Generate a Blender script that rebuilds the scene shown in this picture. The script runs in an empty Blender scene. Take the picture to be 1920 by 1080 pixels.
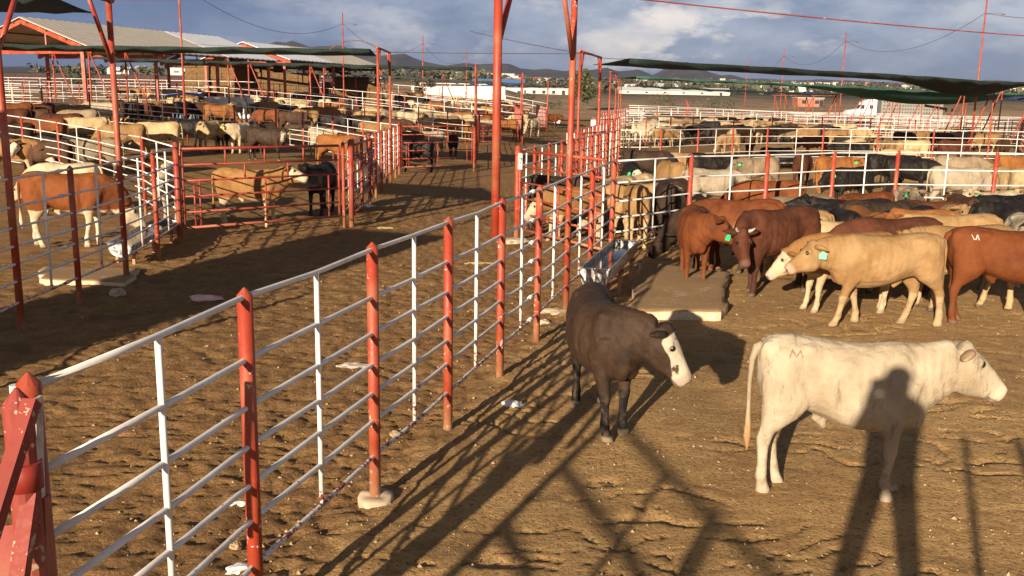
import bpy, bmesh, math, random
import numpy as np
from mathutils import Vector, Matrix, Euler
random.seed(7); RNG = np.random.default_rng(11)
SC = bpy.context.scene
COL = SC.collection
R = math.radians

# ------------------------------------------------------------------ camera model
CAM_F = 1750.0                      # focal length in pixels of a 1920 wide frame
CAM_ROLL = R(1.0)
CAM_PITCH = math.atan((540-187)/CAM_F*math.cos(CAM_ROLL))
CAM_H = 3.03
def ray(px, py):
    u, v = (px-960)/CAM_F, (py-540)/CAM_F
    c, s = math.cos(CAM_ROLL), math.sin(CAM_ROLL)
    u, v = u*c+v*s, -u*s+v*c
    cp, sp = math.cos(CAM_PITCH), math.sin(CAM_PITCH)
    return (u, cp-v*sp, -sp-v*cp)
def tp(px, py, z=0.0):
    d = ray(px, py); t = (z-CAM_H)/d[2]
    return Vector((d[0]*t, d[1]*t, z))
def dep(px, py, y):
    d = ray(px, py); t = y/d[1]
    return Vector((d[0]*t, y, CAM_H+d[2]*t))

# ------------------------------------------------------------------ terrain
def sstep(a, b, v):
    t = np.clip((v-a)/(b-a), 0, 1); return t*t*(3-2*t)
def terrain(x, y):
    x = np.asarray(x, float); y = np.asarray(y, float)
    left = np.clip((-x-4.5)*0.066, 0, 1.25)*sstep(26, 44, y)
    mid = np.clip(y-45, 0, 110)*(0.0085*(1-sstep(8, 45, x))+0.016*sstep(-5, 4, -x))*sstep(43, 62, y)
    far = np.clip(y-150, 0, 4000)*0.0235*sstep(140, 260, y)
    return left+mid+far
def tz(x, y): return float(terrain(x, y))
def tpt(px, py, h):
    """pixel -> world point at height h above the local terrain (march along the ray)"""
    d = ray(px, py); y = 3.0
    while y < 400:
        t = y/d[1]
        if CAM_H+d[2]*t <= tz(d[0]*t, y)+h: break
        y += 0.08
    t = y/d[1]; return Vector((d[0]*t, y, CAM_H+d[2]*t))

# ------------------------------------------------------------------ noise
def _hash(ix, iy, seed):
    n = (ix.astype(np.int64)*374761393+iy.astype(np.int64)*668265263+seed*974711) & 0x7fffffff
    n = ((n ^ (n >> 13))*1274126177) & 0x7fffffff
    return ((n ^ (n >> 16)) & 0xffff)/65535.0
def vnoise(x, y, seed=0):
    ix, iy = np.floor(x), np.floor(y); fx, fy = x-ix, y-iy
    fx, fy = fx*fx*(3-2*fx), fy*fy*(3-2*fy)
    a, b = _hash(ix, iy, seed), _hash(ix+1, iy, seed)
    c, d = _hash(ix, iy+1, seed), _hash(ix+1, iy+1, seed)
    return (a*(1-fx)+b*fx)*(1-fy)+(c*(1-fx)+d*fx)*fy
def fbm(x, y, o=4, seed=0):
    s, a, t = 0, 0.5, 0
    for i in range(o):
        s = s+a*vnoise(x*2**i+i*17.3, y*2**i-i*9.1, seed+i); t += a; a *= 0.5
    return s/t

# ------------------------------------------------------------------ materials
MATS = {}
def new_mat(name):
    m = bpy.data.materials.new(name); m.use_nodes = True
    nt = m.node_tree; b = nt.nodes['Principled BSDF']
    MATS[name] = m
    return m, nt, b
def nd(nt, typ, **kw):
    n = nt.nodes.new(typ)
    for k, v in kw.items():
        if k.startswith('i_'):
            n.inputs[k[2:].replace('_', ' ')].default_value = v
        else: setattr(n, k, v)
    return n
def lk(nt, a, b): nt.links.new(a, b)
def ramp(nt, src, stops):
    r = nd(nt, 'ShaderNodeValToRGB'); e = r.color_ramp.elements
    while len(e) < len(stops): e.new(0.5)
    for el, (p, c) in zip(e, stops):
        el.position = p; el.color = c if len(c) == 4 else (*c, 1)
    lk(nt, src, r.inputs[0]); return r.outputs[0]
def mixc(nt, fac, a, b, mode='MIX'):
    m = nd(nt, 'ShaderNodeMix', data_type='RGBA', blend_type=mode)
    for sock, v in ((m.inputs[0], fac), (m.inputs[6], a), (m.inputs[7], b)):
        if hasattr(v, 'is_linked') or hasattr(v, 'links'): lk(nt, v, sock)
        elif isinstance(v, (int, float)): sock.default_value = v
        else: sock.default_value = (*v[:3], 1)
    return m.outputs[2]
def mth(nt, op, a, b=0.0, clamp=False):
    m = nd(nt, 'ShaderNodeMath', operation=op, use_clamp=clamp)
    for sock, v in ((m.inputs[0], a), (m.inputs[1], b)):
        if hasattr(v, 'links'): lk(nt, v, sock)
        else: sock.default_value = v
    return m.outputs[0]
def noise(nt, scale, detail=4, vec=None, rough=0.55, w=None):
    n = nd(nt, 'ShaderNodeTexNoise'); n.inputs['Scale'].default_value = scale
    n.inputs['Detail'].default_value = detail; n.inputs['Roughness'].default_value = rough
    if vec is not None: lk(nt, vec, n.inputs['Vector'])
    return n.outputs[0]
def coords(nt, kind='Object', scale=None):
    t = nd(nt, 'ShaderNodeTexCoord'); o = t.outputs[kind]
    if scale:
        m = nd(nt, 'ShaderNodeMapping'); m.inputs['Scale'].default_value = scale
        lk(nt, o, m.inputs['Vector']); o = m.outputs[0]
    return o
def geo_pos(nt, scale=None):
    g = nd(nt, 'ShaderNodeNewGeometry'); o = g.outputs['Position']
    if scale:
        m = nd(nt, 'ShaderNodeMapping'); m.inputs['Scale'].default_value = scale
        lk(nt, o, m.inputs['Vector']); o = m.outputs[0]
    return o
def bump(nt, b, height, strength=0.3, dist=0.02):
    n = nd(nt, 'ShaderNodeBump'); n.inputs['Strength'].default_value = strength
    n.inputs['Distance'].default_value = dist; lk(nt, height, n.inputs['Height'])
    lk(nt, n.outputs[0], b.inputs['Normal'])

def simple_mat(name, col, rough=0.6, var=0.25, scale=8, metal=0.0, bmp=0.15, space='pos', dark=None):
    m, nt, b = new_mat(name)
    vec = geo_pos(nt) if space == 'pos' else coords(nt)
    n = noise(nt, scale, 5, vec)
    d = dark or tuple(c*(1-var) for c in col); l = tuple(min(1, c*(1+var*0.6)) for c in col)
    lk(nt, ramp(nt, n, [(0.3, d), (0.7, l)]), b.inputs['Base Color'])
    b.inputs['Roughness'].default_value = rough; b.inputs['Metallic'].default_value = metal
    if bmp: bump(nt, b, n, bmp, 0.01)
    return m

def paint_mat(name, col, chip, chip_amt, dust=(0.42, 0.27, 0.14), grad=0.0, rough=0.42):
    """old enamel on pipe: uneven, dusty, chipped to another colour"""
    m, nt, b = new_mat(name)
    p = geo_pos(nt)
    n1 = noise(nt, 5, 6, p); n2 = noise(nt, 34, 4, p); n3 = noise(nt, 2.1, 3, p)
    c = ramp(nt, n1, [(0.3, tuple(x*0.75 for x in col)), (0.65, col)])
    c = mixc(nt, mth(nt, 'MULTIPLY', ramp(nt, n3, [(0.45, (0, 0, 0)), (0.75, (1, 1, 1))]), 0.35), c, dust)
    sx = nd(nt, 'ShaderNodeSeparateXYZ'); lk(nt, p, sx.inputs[0])
    low = nd(nt, 'ShaderNodeMapRange'); low.inputs[1].default_value = 0.95; low.inputs[2].default_value = 0.1
    lk(nt, sx.outputs[2], low.inputs[0])
    th = mth(nt, 'ADD', mth(nt, 'MULTIPLY', low.outputs[0], grad), chip_amt)
    msk = mth(nt, 'GREATER_THAN', mth(nt, 'ADD', mth(nt, 'MULTIPLY', n2, 0.6), mth(nt, 'MULTIPLY', n1, 0.4)), mth(nt, 'SUBTRACT', 0.8, th))
    c = mixc(nt, msk, c, chip)
    dl = nd(nt, 'ShaderNodeMapRange'); dl.inputs[1].default_value = 0.42; dl.inputs[2].default_value = 0.0
    lk(nt, sx.outputs[2], dl.inputs[0])
    c = mixc(nt, mth(nt, 'MULTIPLY', mth(nt, 'MULTIPLY', dl.outputs[0], n1), 1.3, True), c, dust)
    lk(nt, c, b.inputs['Base Color'])
    lk(nt, ramp(nt, n2, [(0.3, (rough,)*3), (0.8, (rough+0.3,)*3)]), b.inputs['Roughness'])
    bump(nt, b, n2, 0.12, 0.004)
    return m

# ------------------------------------------------------------------ objects
def mesh_from(verts, faces, name, smooth=True, mat=None):
    me = bpy.data.meshes.new(name); me.from_pydata([tuple(v) for v in verts], [], faces)
    if smooth: me.polygons.foreach_set('use_smooth', [True]*len(me.polygons))
    if mat: me.materials.append(mat)
    me.update(); return me
def link(name, me, parent=None, loc=None, rz=None):
    o = bpy.data.objects.new(name, me); COL.objects.link(o)
    if parent: o.parent = parent
    if loc is not None: o.location = loc
    if rz is not None: o.rotation_euler = (0, 0, rz)
    return o
def tag(o, label, cat=None, group=None, kind=None):
    if label: o['label'] = label
    if cat: o['category'] = cat
    if group: o['group'] = group
    if kind: o['kind'] = kind
    return o
def thing(name, label, cat, loc=(0, 0, 0), group=None, rz=0):
    o = bpy.data.objects.new(name, None); COL.objects.link(o)
    o.location = loc; o.rotation_euler = (0, 0, rz); o.empty_display_size = 0.2
    return tag(o, label, cat, group)

class MB:
    """collects solids for ONE mesh"""
    def __init__(s): s.v = []; s.f = []; s.m = []; s.sm = []
    def add(s, v, f, mi=0, smooth=False):
        k = len(s.v); s.v += [tuple(p) for p in v]
        s.f += [tuple(i+k for i in q) for q in f]; s.m += [mi]*len(f); s.sm += [smooth]*len(f)
    def box(s, c, d, rz=0, mi=0, M=None):
        x, y, z = d[0]/2, d[1]/2, d[2]/2
        v = [Vector((a*x, b*y, e*z)) for a in (-1, 1) for b in (-1, 1) for e in (-1, 1)]
        Mx = Matrix.Rotation(rz, 3, 'Z') if M is None else M
        v = [Mx @ p+Vector(c) for p in v]
        s.add(v, [(0, 1, 3, 2), (4, 6, 7, 5), (0, 4, 5, 1), (2, 3, 7, 6), (0, 2, 6, 4), (1, 5, 7, 3)], mi)
    def bar(s, a, b, w, h=None, mi=0):
        a, b = Vector(a), Vector(b); h = h or w; d = (b-a); L = d.length; d.normalize()
        up = Vector((0, 0, 1)) if abs(d.z) < 0.95 else Vector((0, 1, 0))
        y = up.cross(d).normalized(); z = d.cross(y)
        M = Matrix((d, y, z)).transposed(); s.box((a+b)/2, (L, w, h), mi=mi, M=M)
    def tube(s, pts, r, n=8, mi=0, caps=True, smooth=True):
        pts = [Vector(p) for p in pts]; rs = r if isinstance(r, (list, tuple)) else [r]*len(pts)
        ring = []; ref = None
        for i, p in enumerate(pts):
            d = (pts[min(i+1, len(pts)-1)]-pts[max(i-1, 0)]).normalized()
            if ref is None or abs(ref.dot(d)) > 0.99:
                ref = Vector((0, 0, 1)) if abs(d.z) < 0.9 else Vector((1, 0, 0))
            y = ref.cross(d).normalized(); ref = d.cross(y); 
            ring.append([p+(y*math.cos(2*math.pi*k/n)+ref*math.sin(2*math.pi*k/n))*rs[i] for k in range(n)])
        v = [q for rr in ring for q in rr]; f = []
        for i in range(len(pts)-1):
            for k in range(n):
                f.append((i*n+k, i*n+(k+1) % n, (i+1)*n+(k+1) % n, (i+1)*n+k))
        s.add(v, f, mi, smooth)
        if caps:
            k0 = len(s.v)-len(v)
            s.f += [tuple(k0+n-1-k for k in range(n)), tuple(k0+(len(pts)-1)*n+k for k in range(n))]
            s.m += [mi]*2; s.sm += [False]*2
    def ball(s, c, r, sx=1, sy=1, sz=1, n=8, mi=0):
        v = []; f = []; m = max(4, n//2)
        for i in range(m+1):
            t = math.pi*i/m
            for k in range(n):
                a = 2*math.pi*k/n
                v.append(Vector(c)+Vector((math.sin(t)*math.cos(a)*sx, math.sin(t)*math.sin(a)*sy, math.cos(t)*sz))*r)
        for i in range(m):
            for k in range(n): f.append((i*n+k, (i+1)*n+k, (i+1)*n+(k+1) % n, i*n+(k+1) % n))
        s.add(v, f, mi, True)
    def mesh(s, name, mats):
        me = bpy.data.meshes.new(name); me.from_pydata(s.v, [], s.f)
        for mm in (mats if isinstance(mats, (list, tuple)) else [mats]): me.materials.append(mm)
        me.polygons.foreach_set('material_index', s.m); me.polygons.foreach_set('use_smooth', s.sm)
        me.update(); return me
    def build(s, name, mats, parent=None, loc=None, rz=None):
        return link(name, s.mesh(name, mats), parent, loc, rz)
# ------------------------------------------------------------------ cattle bodies
def sect(c, side, up, w, h, n=16, ex=2.2, egg=0.0):
    out = []
    for k in range(n):
        a = 2*math.pi*k/n; ca, sa = math.cos(a), math.sin(a)
        yy = math.copysign(abs(ca)**(2/ex), ca); zz = math.copysign(abs(sa)**(2/ex), sa)
        out.append(c+side*(w*yy*(1-egg*zz))+up*(h*zz))
    return out
def loft(B, rings):
    n = len(rings[0]); v = [p for r in rings for p in r]; f = []
    for i in range(len(rings)-1):
        for k in range(n): f.append((i*n+k, i*n+(k+1) % n, (i+1)*n+(k+1) % n, (i+1)*n+k))
    f.append(tuple(n-1-k for k in range(n))); f.append(tuple((len(rings)-1)*n+k for k in range(n)))
    B.add(v, f, 0, True)

TORSO = [  # s, z top, z bottom, half width, exponent, egg (positive: wider below)
 (-0.745, 1.03, 0.84, 0.06, 2.0, 0), (-0.715, 1.105, 0.74, 0.135, 2.2, 0), (-0.66, 1.155, 0.66, 0.195, 2.3, .02),
 (-0.56, 1.18, 0.60, 0.232, 2.3, .04), (-0.44, 1.182, 0.63, 0.246, 2.4, .04), (-0.32, 1.174, 0.635, 0.244, 2.3, .06),
 (-0.18, 1.160, 0.595, 0.258, 2.2, .10), (-0.02, 1.148, 0.54, 0.290, 2.2, .13), (0.14, 1.142, 0.51, 0.298, 2.2, .12),
 (0.28, 1.146, 0.495, 0.282, 2.2, .10), (0.40, 1.160, 0.49, 0.255, 2.2, .06), (0.50, 1.168, 0.50, 0.232, 2.1, .0),
 (0.59, 1.140, 0.53, 0.205, 2.1, -.02), (0.68, 1.07, 0.58, 0.165, 2.0, 0), (0.75, 0.985, 0.66, 0.11, 2.0, 0)]

def rot2(p, a, piv):
    x, z = p[0]-piv[0], p[1]-piv[1]; c, s = math.cos(a), math.sin(a)
    return (piv[0]+x*c-z*s, piv[1]+x*s+z*c)

def cow_mesh(name, neck_p=18, neck_y=0, head_p=-38, head_y=0, legs=(0, 0, 0, 0), bend=0, lying=False, vox=0.02,
             neck_l=0.42, blaze=False, fat=1.0, tail_sw=0.0, ear_a=0, horns=False, steer=True, smooth_it=6):
    """x forward, y left, z up, origin on the ground under the barrel"""
    B = MB()
    yaw = lambda s: R(bend)*max(0, min(1, (s+0.25)/1.0))
    # spine path
    ss = np.linspace(-1.0, 1.0, 201); px = np.zeros(201); py = np.zeros(201)
    for i in range(1, 201):
        a = yaw((ss[i]+ss[i-1])/2); px[i] = px[i-1]+0.01*math.cos(a); py[i] = py[i-1]+0.01*math.sin(a)
    px -= np.interp(0, ss, px); py -= np.interp(0, ss, py)
    def fr(s):
        a = yaw(s)
        return Vector((float(np.interp(s, ss, px)), float(np.interp(s, ss, py)), 0)), Vector((-math.sin(a), math.cos(a), 0)), Vector((math.cos(a), math.sin(a), 0))
    UP = Vector((0, 0, 1)); drop = 0.46 if lying else 0.0
    rings = []
    for s, zt, zb, w, ex, egg in TORSO:
        c, sd, fw = fr(s)
        w2 = w*.93*(1+(fat-1)*1.0); zb2 = zb-(fat-1)*0.25*max(0, 1-abs(s-0.05)/0.5)
        zt2, zb3 = zt-drop, zb2-drop
        if lying: w2 *= 1.08; zb3 = max(zb3, 0.0)
        rings.append(sect(c+UP*((zt2+zb3)/2), sd, UP, w2, (zt2-zb3)/2, 20, ex, egg))
    loft(B, rings)
    # haunch, shoulder and brisket masses
    for sgn in (-1, 1):
        c, sd, fw = fr(-0.50)
        def blob(s, y, z, rx, ry, rz):
            c, sd, fw = fr(s); vv = []; n, m = 12, 8
            for i in range(m+1):
                t = math.pi*i/m
                for k in range(n):
                    a = 2*math.pi*k/n
                    vv.append(c+sd*(sgn*y+ry*math.sin(t)*math.sin(a))+fw*(rx*math.sin(t)*math.cos(a))+UP*(z-drop+rz*math.cos(t)))
            ff = [(i*n+k, (i+1)*n+k, (i+1)*n+(k+1) % n, i*n+(k+1) % n) for i in range(m) for k in range(n)]
            B.add(vv, ff, 0, True)
        blob(-0.50, 0.13, 0.86, 0.20, 0.125, 0.27)
        blob(-0.37, 0.13, 1.065, 0.15, 0.085, 0.078)     # hip bone
        blob(-0.655, 0.085, 1.04, 0.085, 0.06, 0.10)     # pin bone
        blob(0.46, 0.13, 0.86, 0.15, 0.105, 0.25)       # shoulder
        blob(0.63, 0.05, 0.66, 0.11, 0.085, 0.13)       # brisket
    # neck
    nb, sd0, fw0 = fr(0.50); nb = nb+UP*(0.895-drop)
    ya = yaw(0.6)
    def dirv(p, y):
        return Vector((math.cos(p)*math.cos(y), math.cos(p)*math.sin(y), math.sin(p)))
    NS = [(0.0, .195, .262), (0.22, .178, .255), (0.45, .155, .238), (0.68, .135, .214), (0.88, .12, .190), (1.0, .112, .170)]
    pts = []; p = nb.copy(); steps = 20
    for i in range(steps+1):
        t = i/steps; q = min(1, t*1.6)
        d = dirv(R(neck_p)*q+R(8)*(1-q), ya+R(neck_y)*q)
        pts.append((p.copy(), d)); p = p+d*(neck_l+0.04)/steps
    rings = []
    for t, w, h in NS:
        pp, d = pts[int(round(t*steps))]; sd = UP.cross(d).normalized(); uu = d.cross(sd)
        rings.append(sect(pp, sd, uu, w, h, 16, 2.1, 0.05))
    loft(B, rings)
    poll, nd_ = pts[-1]
    # dewlap fold
    rings = []
    for t, w, h in ((0.0, .05, .12), (0.3, .04, .12), (0.6, .03, .09), (0.85, .025, .05)):
        pp, d = pts[int(round(t*steps))]; sd = UP.cross(d).normalized(); uu = d.cross(sd)
        rings.append(sect(pp-uu*(0.20-0.08*t), sd, uu, w, h, 10))
    loft(B, rings)
    # head
    hyaw = ya+R(neck_y)+R(head_y); hd = dirv(R(head_p), hyaw); hs = UP.cross(hd).normalized(); hu = hd.cross(hs)
    o = poll+hu*0.055
    HS = [(-0.07, .08, .08, -.014), (-0.02, .112, .130, .0), (0.05, .126, .156, .004), (0.11, .126, .166, .004), (0.17, .112, .158, -.002),
          (0.235, .094, .134, -.010), (0.30, .082, .110, -.016), (0.355, .082, .096, -.020), (0.405, .083, .088, -.026), (0.44, .073, .074, -.034), (0.458, .050, .052, -.052)]
    rings = []
    for t, w, h, topo in HS:
        top = 0.10+topo
        rings.append(sect(o+hd*t+hu*(top-h), hs, hu, w, h, 16, 2.4, 0.10 if 0.1 < t < 0.3 else 0.02))
    loft(B, rings)
    for sgn in (-1, 1):                                  # brow and nostril wing
        cb = o+hd*0.105+hs*(sgn*0.095)+hu*0.045
        B.ball(cb, 0.042); B.ball(o+hd*0.415+hs*(sgn*0.05)+hu*0.018, 0.034)
    B.ball(o-hd*0.01+hu*0.062, 0.072)
    # legs
    def leg(front, sgn, ang):
        if front:
            P = [(0.50, 0.90, .155, .085, .145), (0.475, 0.76, .135, .085, .155), (0.445, 0.64, .105, .075, .150), (0.455, 0.53, .074, .060, .140),
                 (0.468, 0.44, .056, .050, .135), (0.475, 0.375, .054, .050, .133), (0.472, 0.32, .043, .040, .131), (0.466, 0.21, .036, .034, .130),
                 (0.462, 0.125, .047, .043, .130), (0.476, 0.085, .041, .040, .130), (0.486, 0.05, .052, .050, .130), (0.495, 0.0, .064, .056, .130)]
        else:
            P = [(-0.48, 0.95, .215, .10, .125), (-0.485, 0.82, .215, .11, .135), (-0.475, 0.70, .198, .105, .145), (-0.50, 0.60, .150, .085, .145),
                 (-0.548, 0.52, .098, .064, .140), (-0.597, 0.455, .066, .048, .136), (-0.612, 0.40, .060, .046, .135), (-0.606, 0.34, .047, .040, .134),
                 (-0.595, 0.23, .040, .036, .133), (-0.588, 0.125, .050, .045, .133), (-0.572, 0.085, .043, .041, .133), (-0.560, 0.05, .053, .050, .133), (-0.550, 0.0, .064, .056, .133)]
        piv = (P[0][0], P[0][1]); rings = []; feet = []
        for i, (s, z, a, b, y) in enumerate(P):
            x2, z2 = rot2((s, z), ang*(0.25 if i < 2 else 0.7 if i < 3 else 1.0), piv)
            z2 = max(z2, 0.0) if i == len(P)-1 else z2
            feet.append((x2, z2))
            c, sd, fw = fr(s); c = c+fw*(x2-s)
            rings.append(sect(c+sd*(sgn*y)+UP*z2, sd, fw, b*1.1, a*(1.08 if i < 3 else 1.13), 14, 2.1))
        loft(B, rings)
    if not lying:
        leg(True, 1, R(legs[0])); leg(True, -1, R(legs[1])); leg(False, 1, R(legs[2])); leg(False, -1, R(legs[3]))
    else:
        for sgn in (-1, 1):
            B.tube([(0.55, sgn*.17, .10), (0.72, sgn*.2, .07), (0.62, sgn*.24, .05), (0.45, sgn*.25, .045)], [.09, .055, .05, .045], 10)
            B.tube([(-0.50, sgn*.20, .22), (-0.34, sgn*.26, .20), (-0.14, sgn*.30, .12)], [.16, .16, .08], 12); B.tube([(-0.16, sgn*.31, .10), (-0.36, sgn*.37, .06), (-0.5, sgn*.37, .05)], [.07, .055, .045], 10); B.tube([(-0.48, sgn*.38, .05), (-0.22, sgn*.42, .045)], [.05, .045], 10)
    if steer and not lying:
        c, sd, fw = fr(-0.13); B.tube([c+UP*0.60-fw*.08, c+UP*0.53, c+UP*0.49+fw*.02], [.05, .04, .022], 8)
    # remesh to one skin
    me0 = B.mesh('tmp', []); ob = bpy.data.objects.new('tmp', me0); COL.objects.link(ob)
    md = ob.modifiers.new('r', 'REMESH'); md.mode = 'VOXEL'; md.voxel_size = vox; md.use_smooth_shade = True
    sm = ob.modifiers.new('s', 'SMOOTH'); sm.factor = 0.5; sm.iterations = smooth_it
    dg = bpy.context.evaluated_depsgraph_get(); dg.update()
    me = bpy.data.meshes.new_from_object(ob.evaluated_get(dg)); bpy.data.objects.remove(ob); bpy.data.meshes.remove(me0)
    nv = len(me.vertices); co = np.empty(nv*3); me.vertices.foreach_get('co', co); co = co.reshape(-1, 3)
    faces = [tuple(p.vertices) for p in me.polygons]
    no = np.empty(nv*3); me.vertex_normals.foreach_get('vector', no); no = no.reshape(-1, 3); bpy.data.meshes.remove(me)
    X_, Y_, Z_ = co[:, 0], co[:, 1], co[:, 2]+drop
    rel0 = sstep(-.12, .02, X_)*(1-sstep(.30, .40, X_))*sstep(.58, .68, Z_)*(1-sstep(.98, 1.08, Z_))
    d_ = .0018*np.sin((X_+.18*(Z_-.8))*2*math.pi/.085)*rel0
    nk = np.array(tuple(poll-nb)); nk = nk/np.linalg.norm(nk); tn = (co-np.array(tuple(nb)))@nk
    d_ += .0028*np.sin(tn*2*math.pi/.075+2.5*np.sin(Z_*9))*sstep(.10, .2, tn)*(1-sstep(.36, .46, tn))*(Z_ > .6)*(np.abs(Y_) > .04)*(Z_ < 1.16)
    d_ += (fbm(X_*6+Z_*2.3, Y_*5+Z_*6, 3, 91)-.5)*.030*sstep(.5, .7, Z_)
    d_ += (fbm(X_*22+Z_*5, Y_*20+Z_*22, 2, 93)-.5)*.006
    d_ -= .016*np.exp(-((X_+.28)/.10)**2-((Z_-1.02)/.075)**2)*(np.abs(Y_) > .1)     # flank hollow
    d_ -= .012*np.exp(-((X_-.33)/.035)**2)*(Z_ > .62)*(Z_ < 1.05)                     # behind the shoulder
    co = co+no*d_[:, None]
    # ears and tail are joined on afterwards so they stay thin
    E = MB()
    for sgn in (-1, 1):
        b0 = o-hd*0.005+hs*(sgn*0.085)+hu*0.045
        ax = (hs*sgn*0.93-hd*(0.30+ear_a)+hu*(-0.10)).normalized(); wd = hd.cross(ax).cross(ax).normalized()
        wd = hu*.85+hd*.5; wd = (wd-ax*wd.dot(ax)).normalized(); th = ax.cross(wd).normalized(); rings = []
        for t, w, h in ((0, .028, .028), (.035, .05, .032), (.09, .066, .034), (.14, .056, .026), (.19, .028, .012), (.21, .004, .004)):
            c = b0+ax*t-hu*(0.9*t*t); rings.append(sect(c, wd, th, w, h, 10))
        loft(E, rings)
    c, sd, fw = fr(-0.74); sw = tail_sw
    tl = [c+UP*(1.085-drop)+fw*.03, c+UP*(1.07-drop)-fw*.02, c+UP*(0.98-drop)-fw*.05+sd*sw*.1, c+UP*(0.80-drop*.8)-fw*.06+sd*sw*.35,
          c+UP*(0.62-drop*.7)-fw*.055+sd*sw*.7, c+UP*(0.50-drop*.6)-fw*.05+sd*sw*.85, c+UP*(0.40-drop*.55)-fw*.05+sd*sw, c+UP*(0.29-drop*.45)-fw*.045+sd*sw*1.05]
    E.tube(tl, [.042, .036, .028, .020, .018, .028, .036, .008], 10)
    allv = np.vstack([co, np.array([tuple(v) for v in E.v])]); k = nv
    faces += [tuple(i+k for i in f) for f in E.f]
    me = bpy.data.meshes.new(name); me.from_pydata(allv.tolist(), [], faces)
    me.polygons.foreach_set('use_smooth', [True]*len(me.polygons))
    # masks: r face, g shank, b belly ; mask2: r muzzle, g nostril/mouth/eye rim, b hoof + tail switch
    V = allv; oo, hdv, hsv, huv = (np.array(tuple(q)) for q in (o, hd, hs, hu))
    rel = V-oo; t = rel@hdv; l = rel@hsv; u = rel@huv
    near = (np.abs(l) < 0.2) & (np.abs(u) < 0.30)
    ears = np.zeros(len(V)); ears[nv:nv+120] = 1
    face = sstep(-0.02, 0.07, t)*near*(1-ears); face *= sstep(-0.17, -0.08, u-0.15*np.clip(t, 0, .3))
    if blaze: face *= np.maximum(sstep(-.03, .03, u-.0+.45*np.clip(t-.20, 0, .3)), sstep(.30, .36, t))
    muz = sstep(0.35, 0.40, t)*near
    dark = np.zeros(len(V))
    for sgn in (-1, 1):
        for (ct, cl, cu, r_) in ((0.452, 0.040, 0.015, 0.020), (0.125, 0.108, 0.055, 0.026)):
            dd = np.sqrt((t-ct)**2+(l-sgn*cl)**2+(u-cu)**2); dark = np.maximum(dark, 1-sstep(r_*0.6, r_*1.25, dd))
    dark = np.maximum(dark, (1-sstep(0.006, 0.013, np.abs(u+0.085-0.03*(t-.36)/.1)))*sstep(.31, .35, t)*near*0.7)
    z = V[:, 2]; shank = 1-sstep(0.30, 0.52, z); belly = (1-sstep(0.52, 0.66, z))
    if lying: shank *= 0; belly = 1-sstep(0.05, .2, z)
    hoof = 1-sstep(0.045, 0.065, z)
    tailm = np.zeros(len(V)); tailm[nv+120:] = 1; sw_ = tailm*(1-sstep(0.45, 0.58, z+drop*.6))
    shank = shank*(1-tailm); belly = belly*(1-tailm)
    hoof = hoof*(1-tailm)
    for an, (a, b_, c_, d_) in (('mask', (face, shank, belly, ears)), ('mask2', (muz, dark, hoof, sw_))):
        at = me.color_attributes.new(an, 'FLOAT_COLOR', 'POINT')
        at.data.foreach_set('color', np.stack([a, b_, c_, d_], 1).astype(np.float32).ravel())
    me.update()
    me['_'] = 0
    info = dict(o=o, hd=hd, hs=hs, hu=hu)
    return me, info

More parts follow.
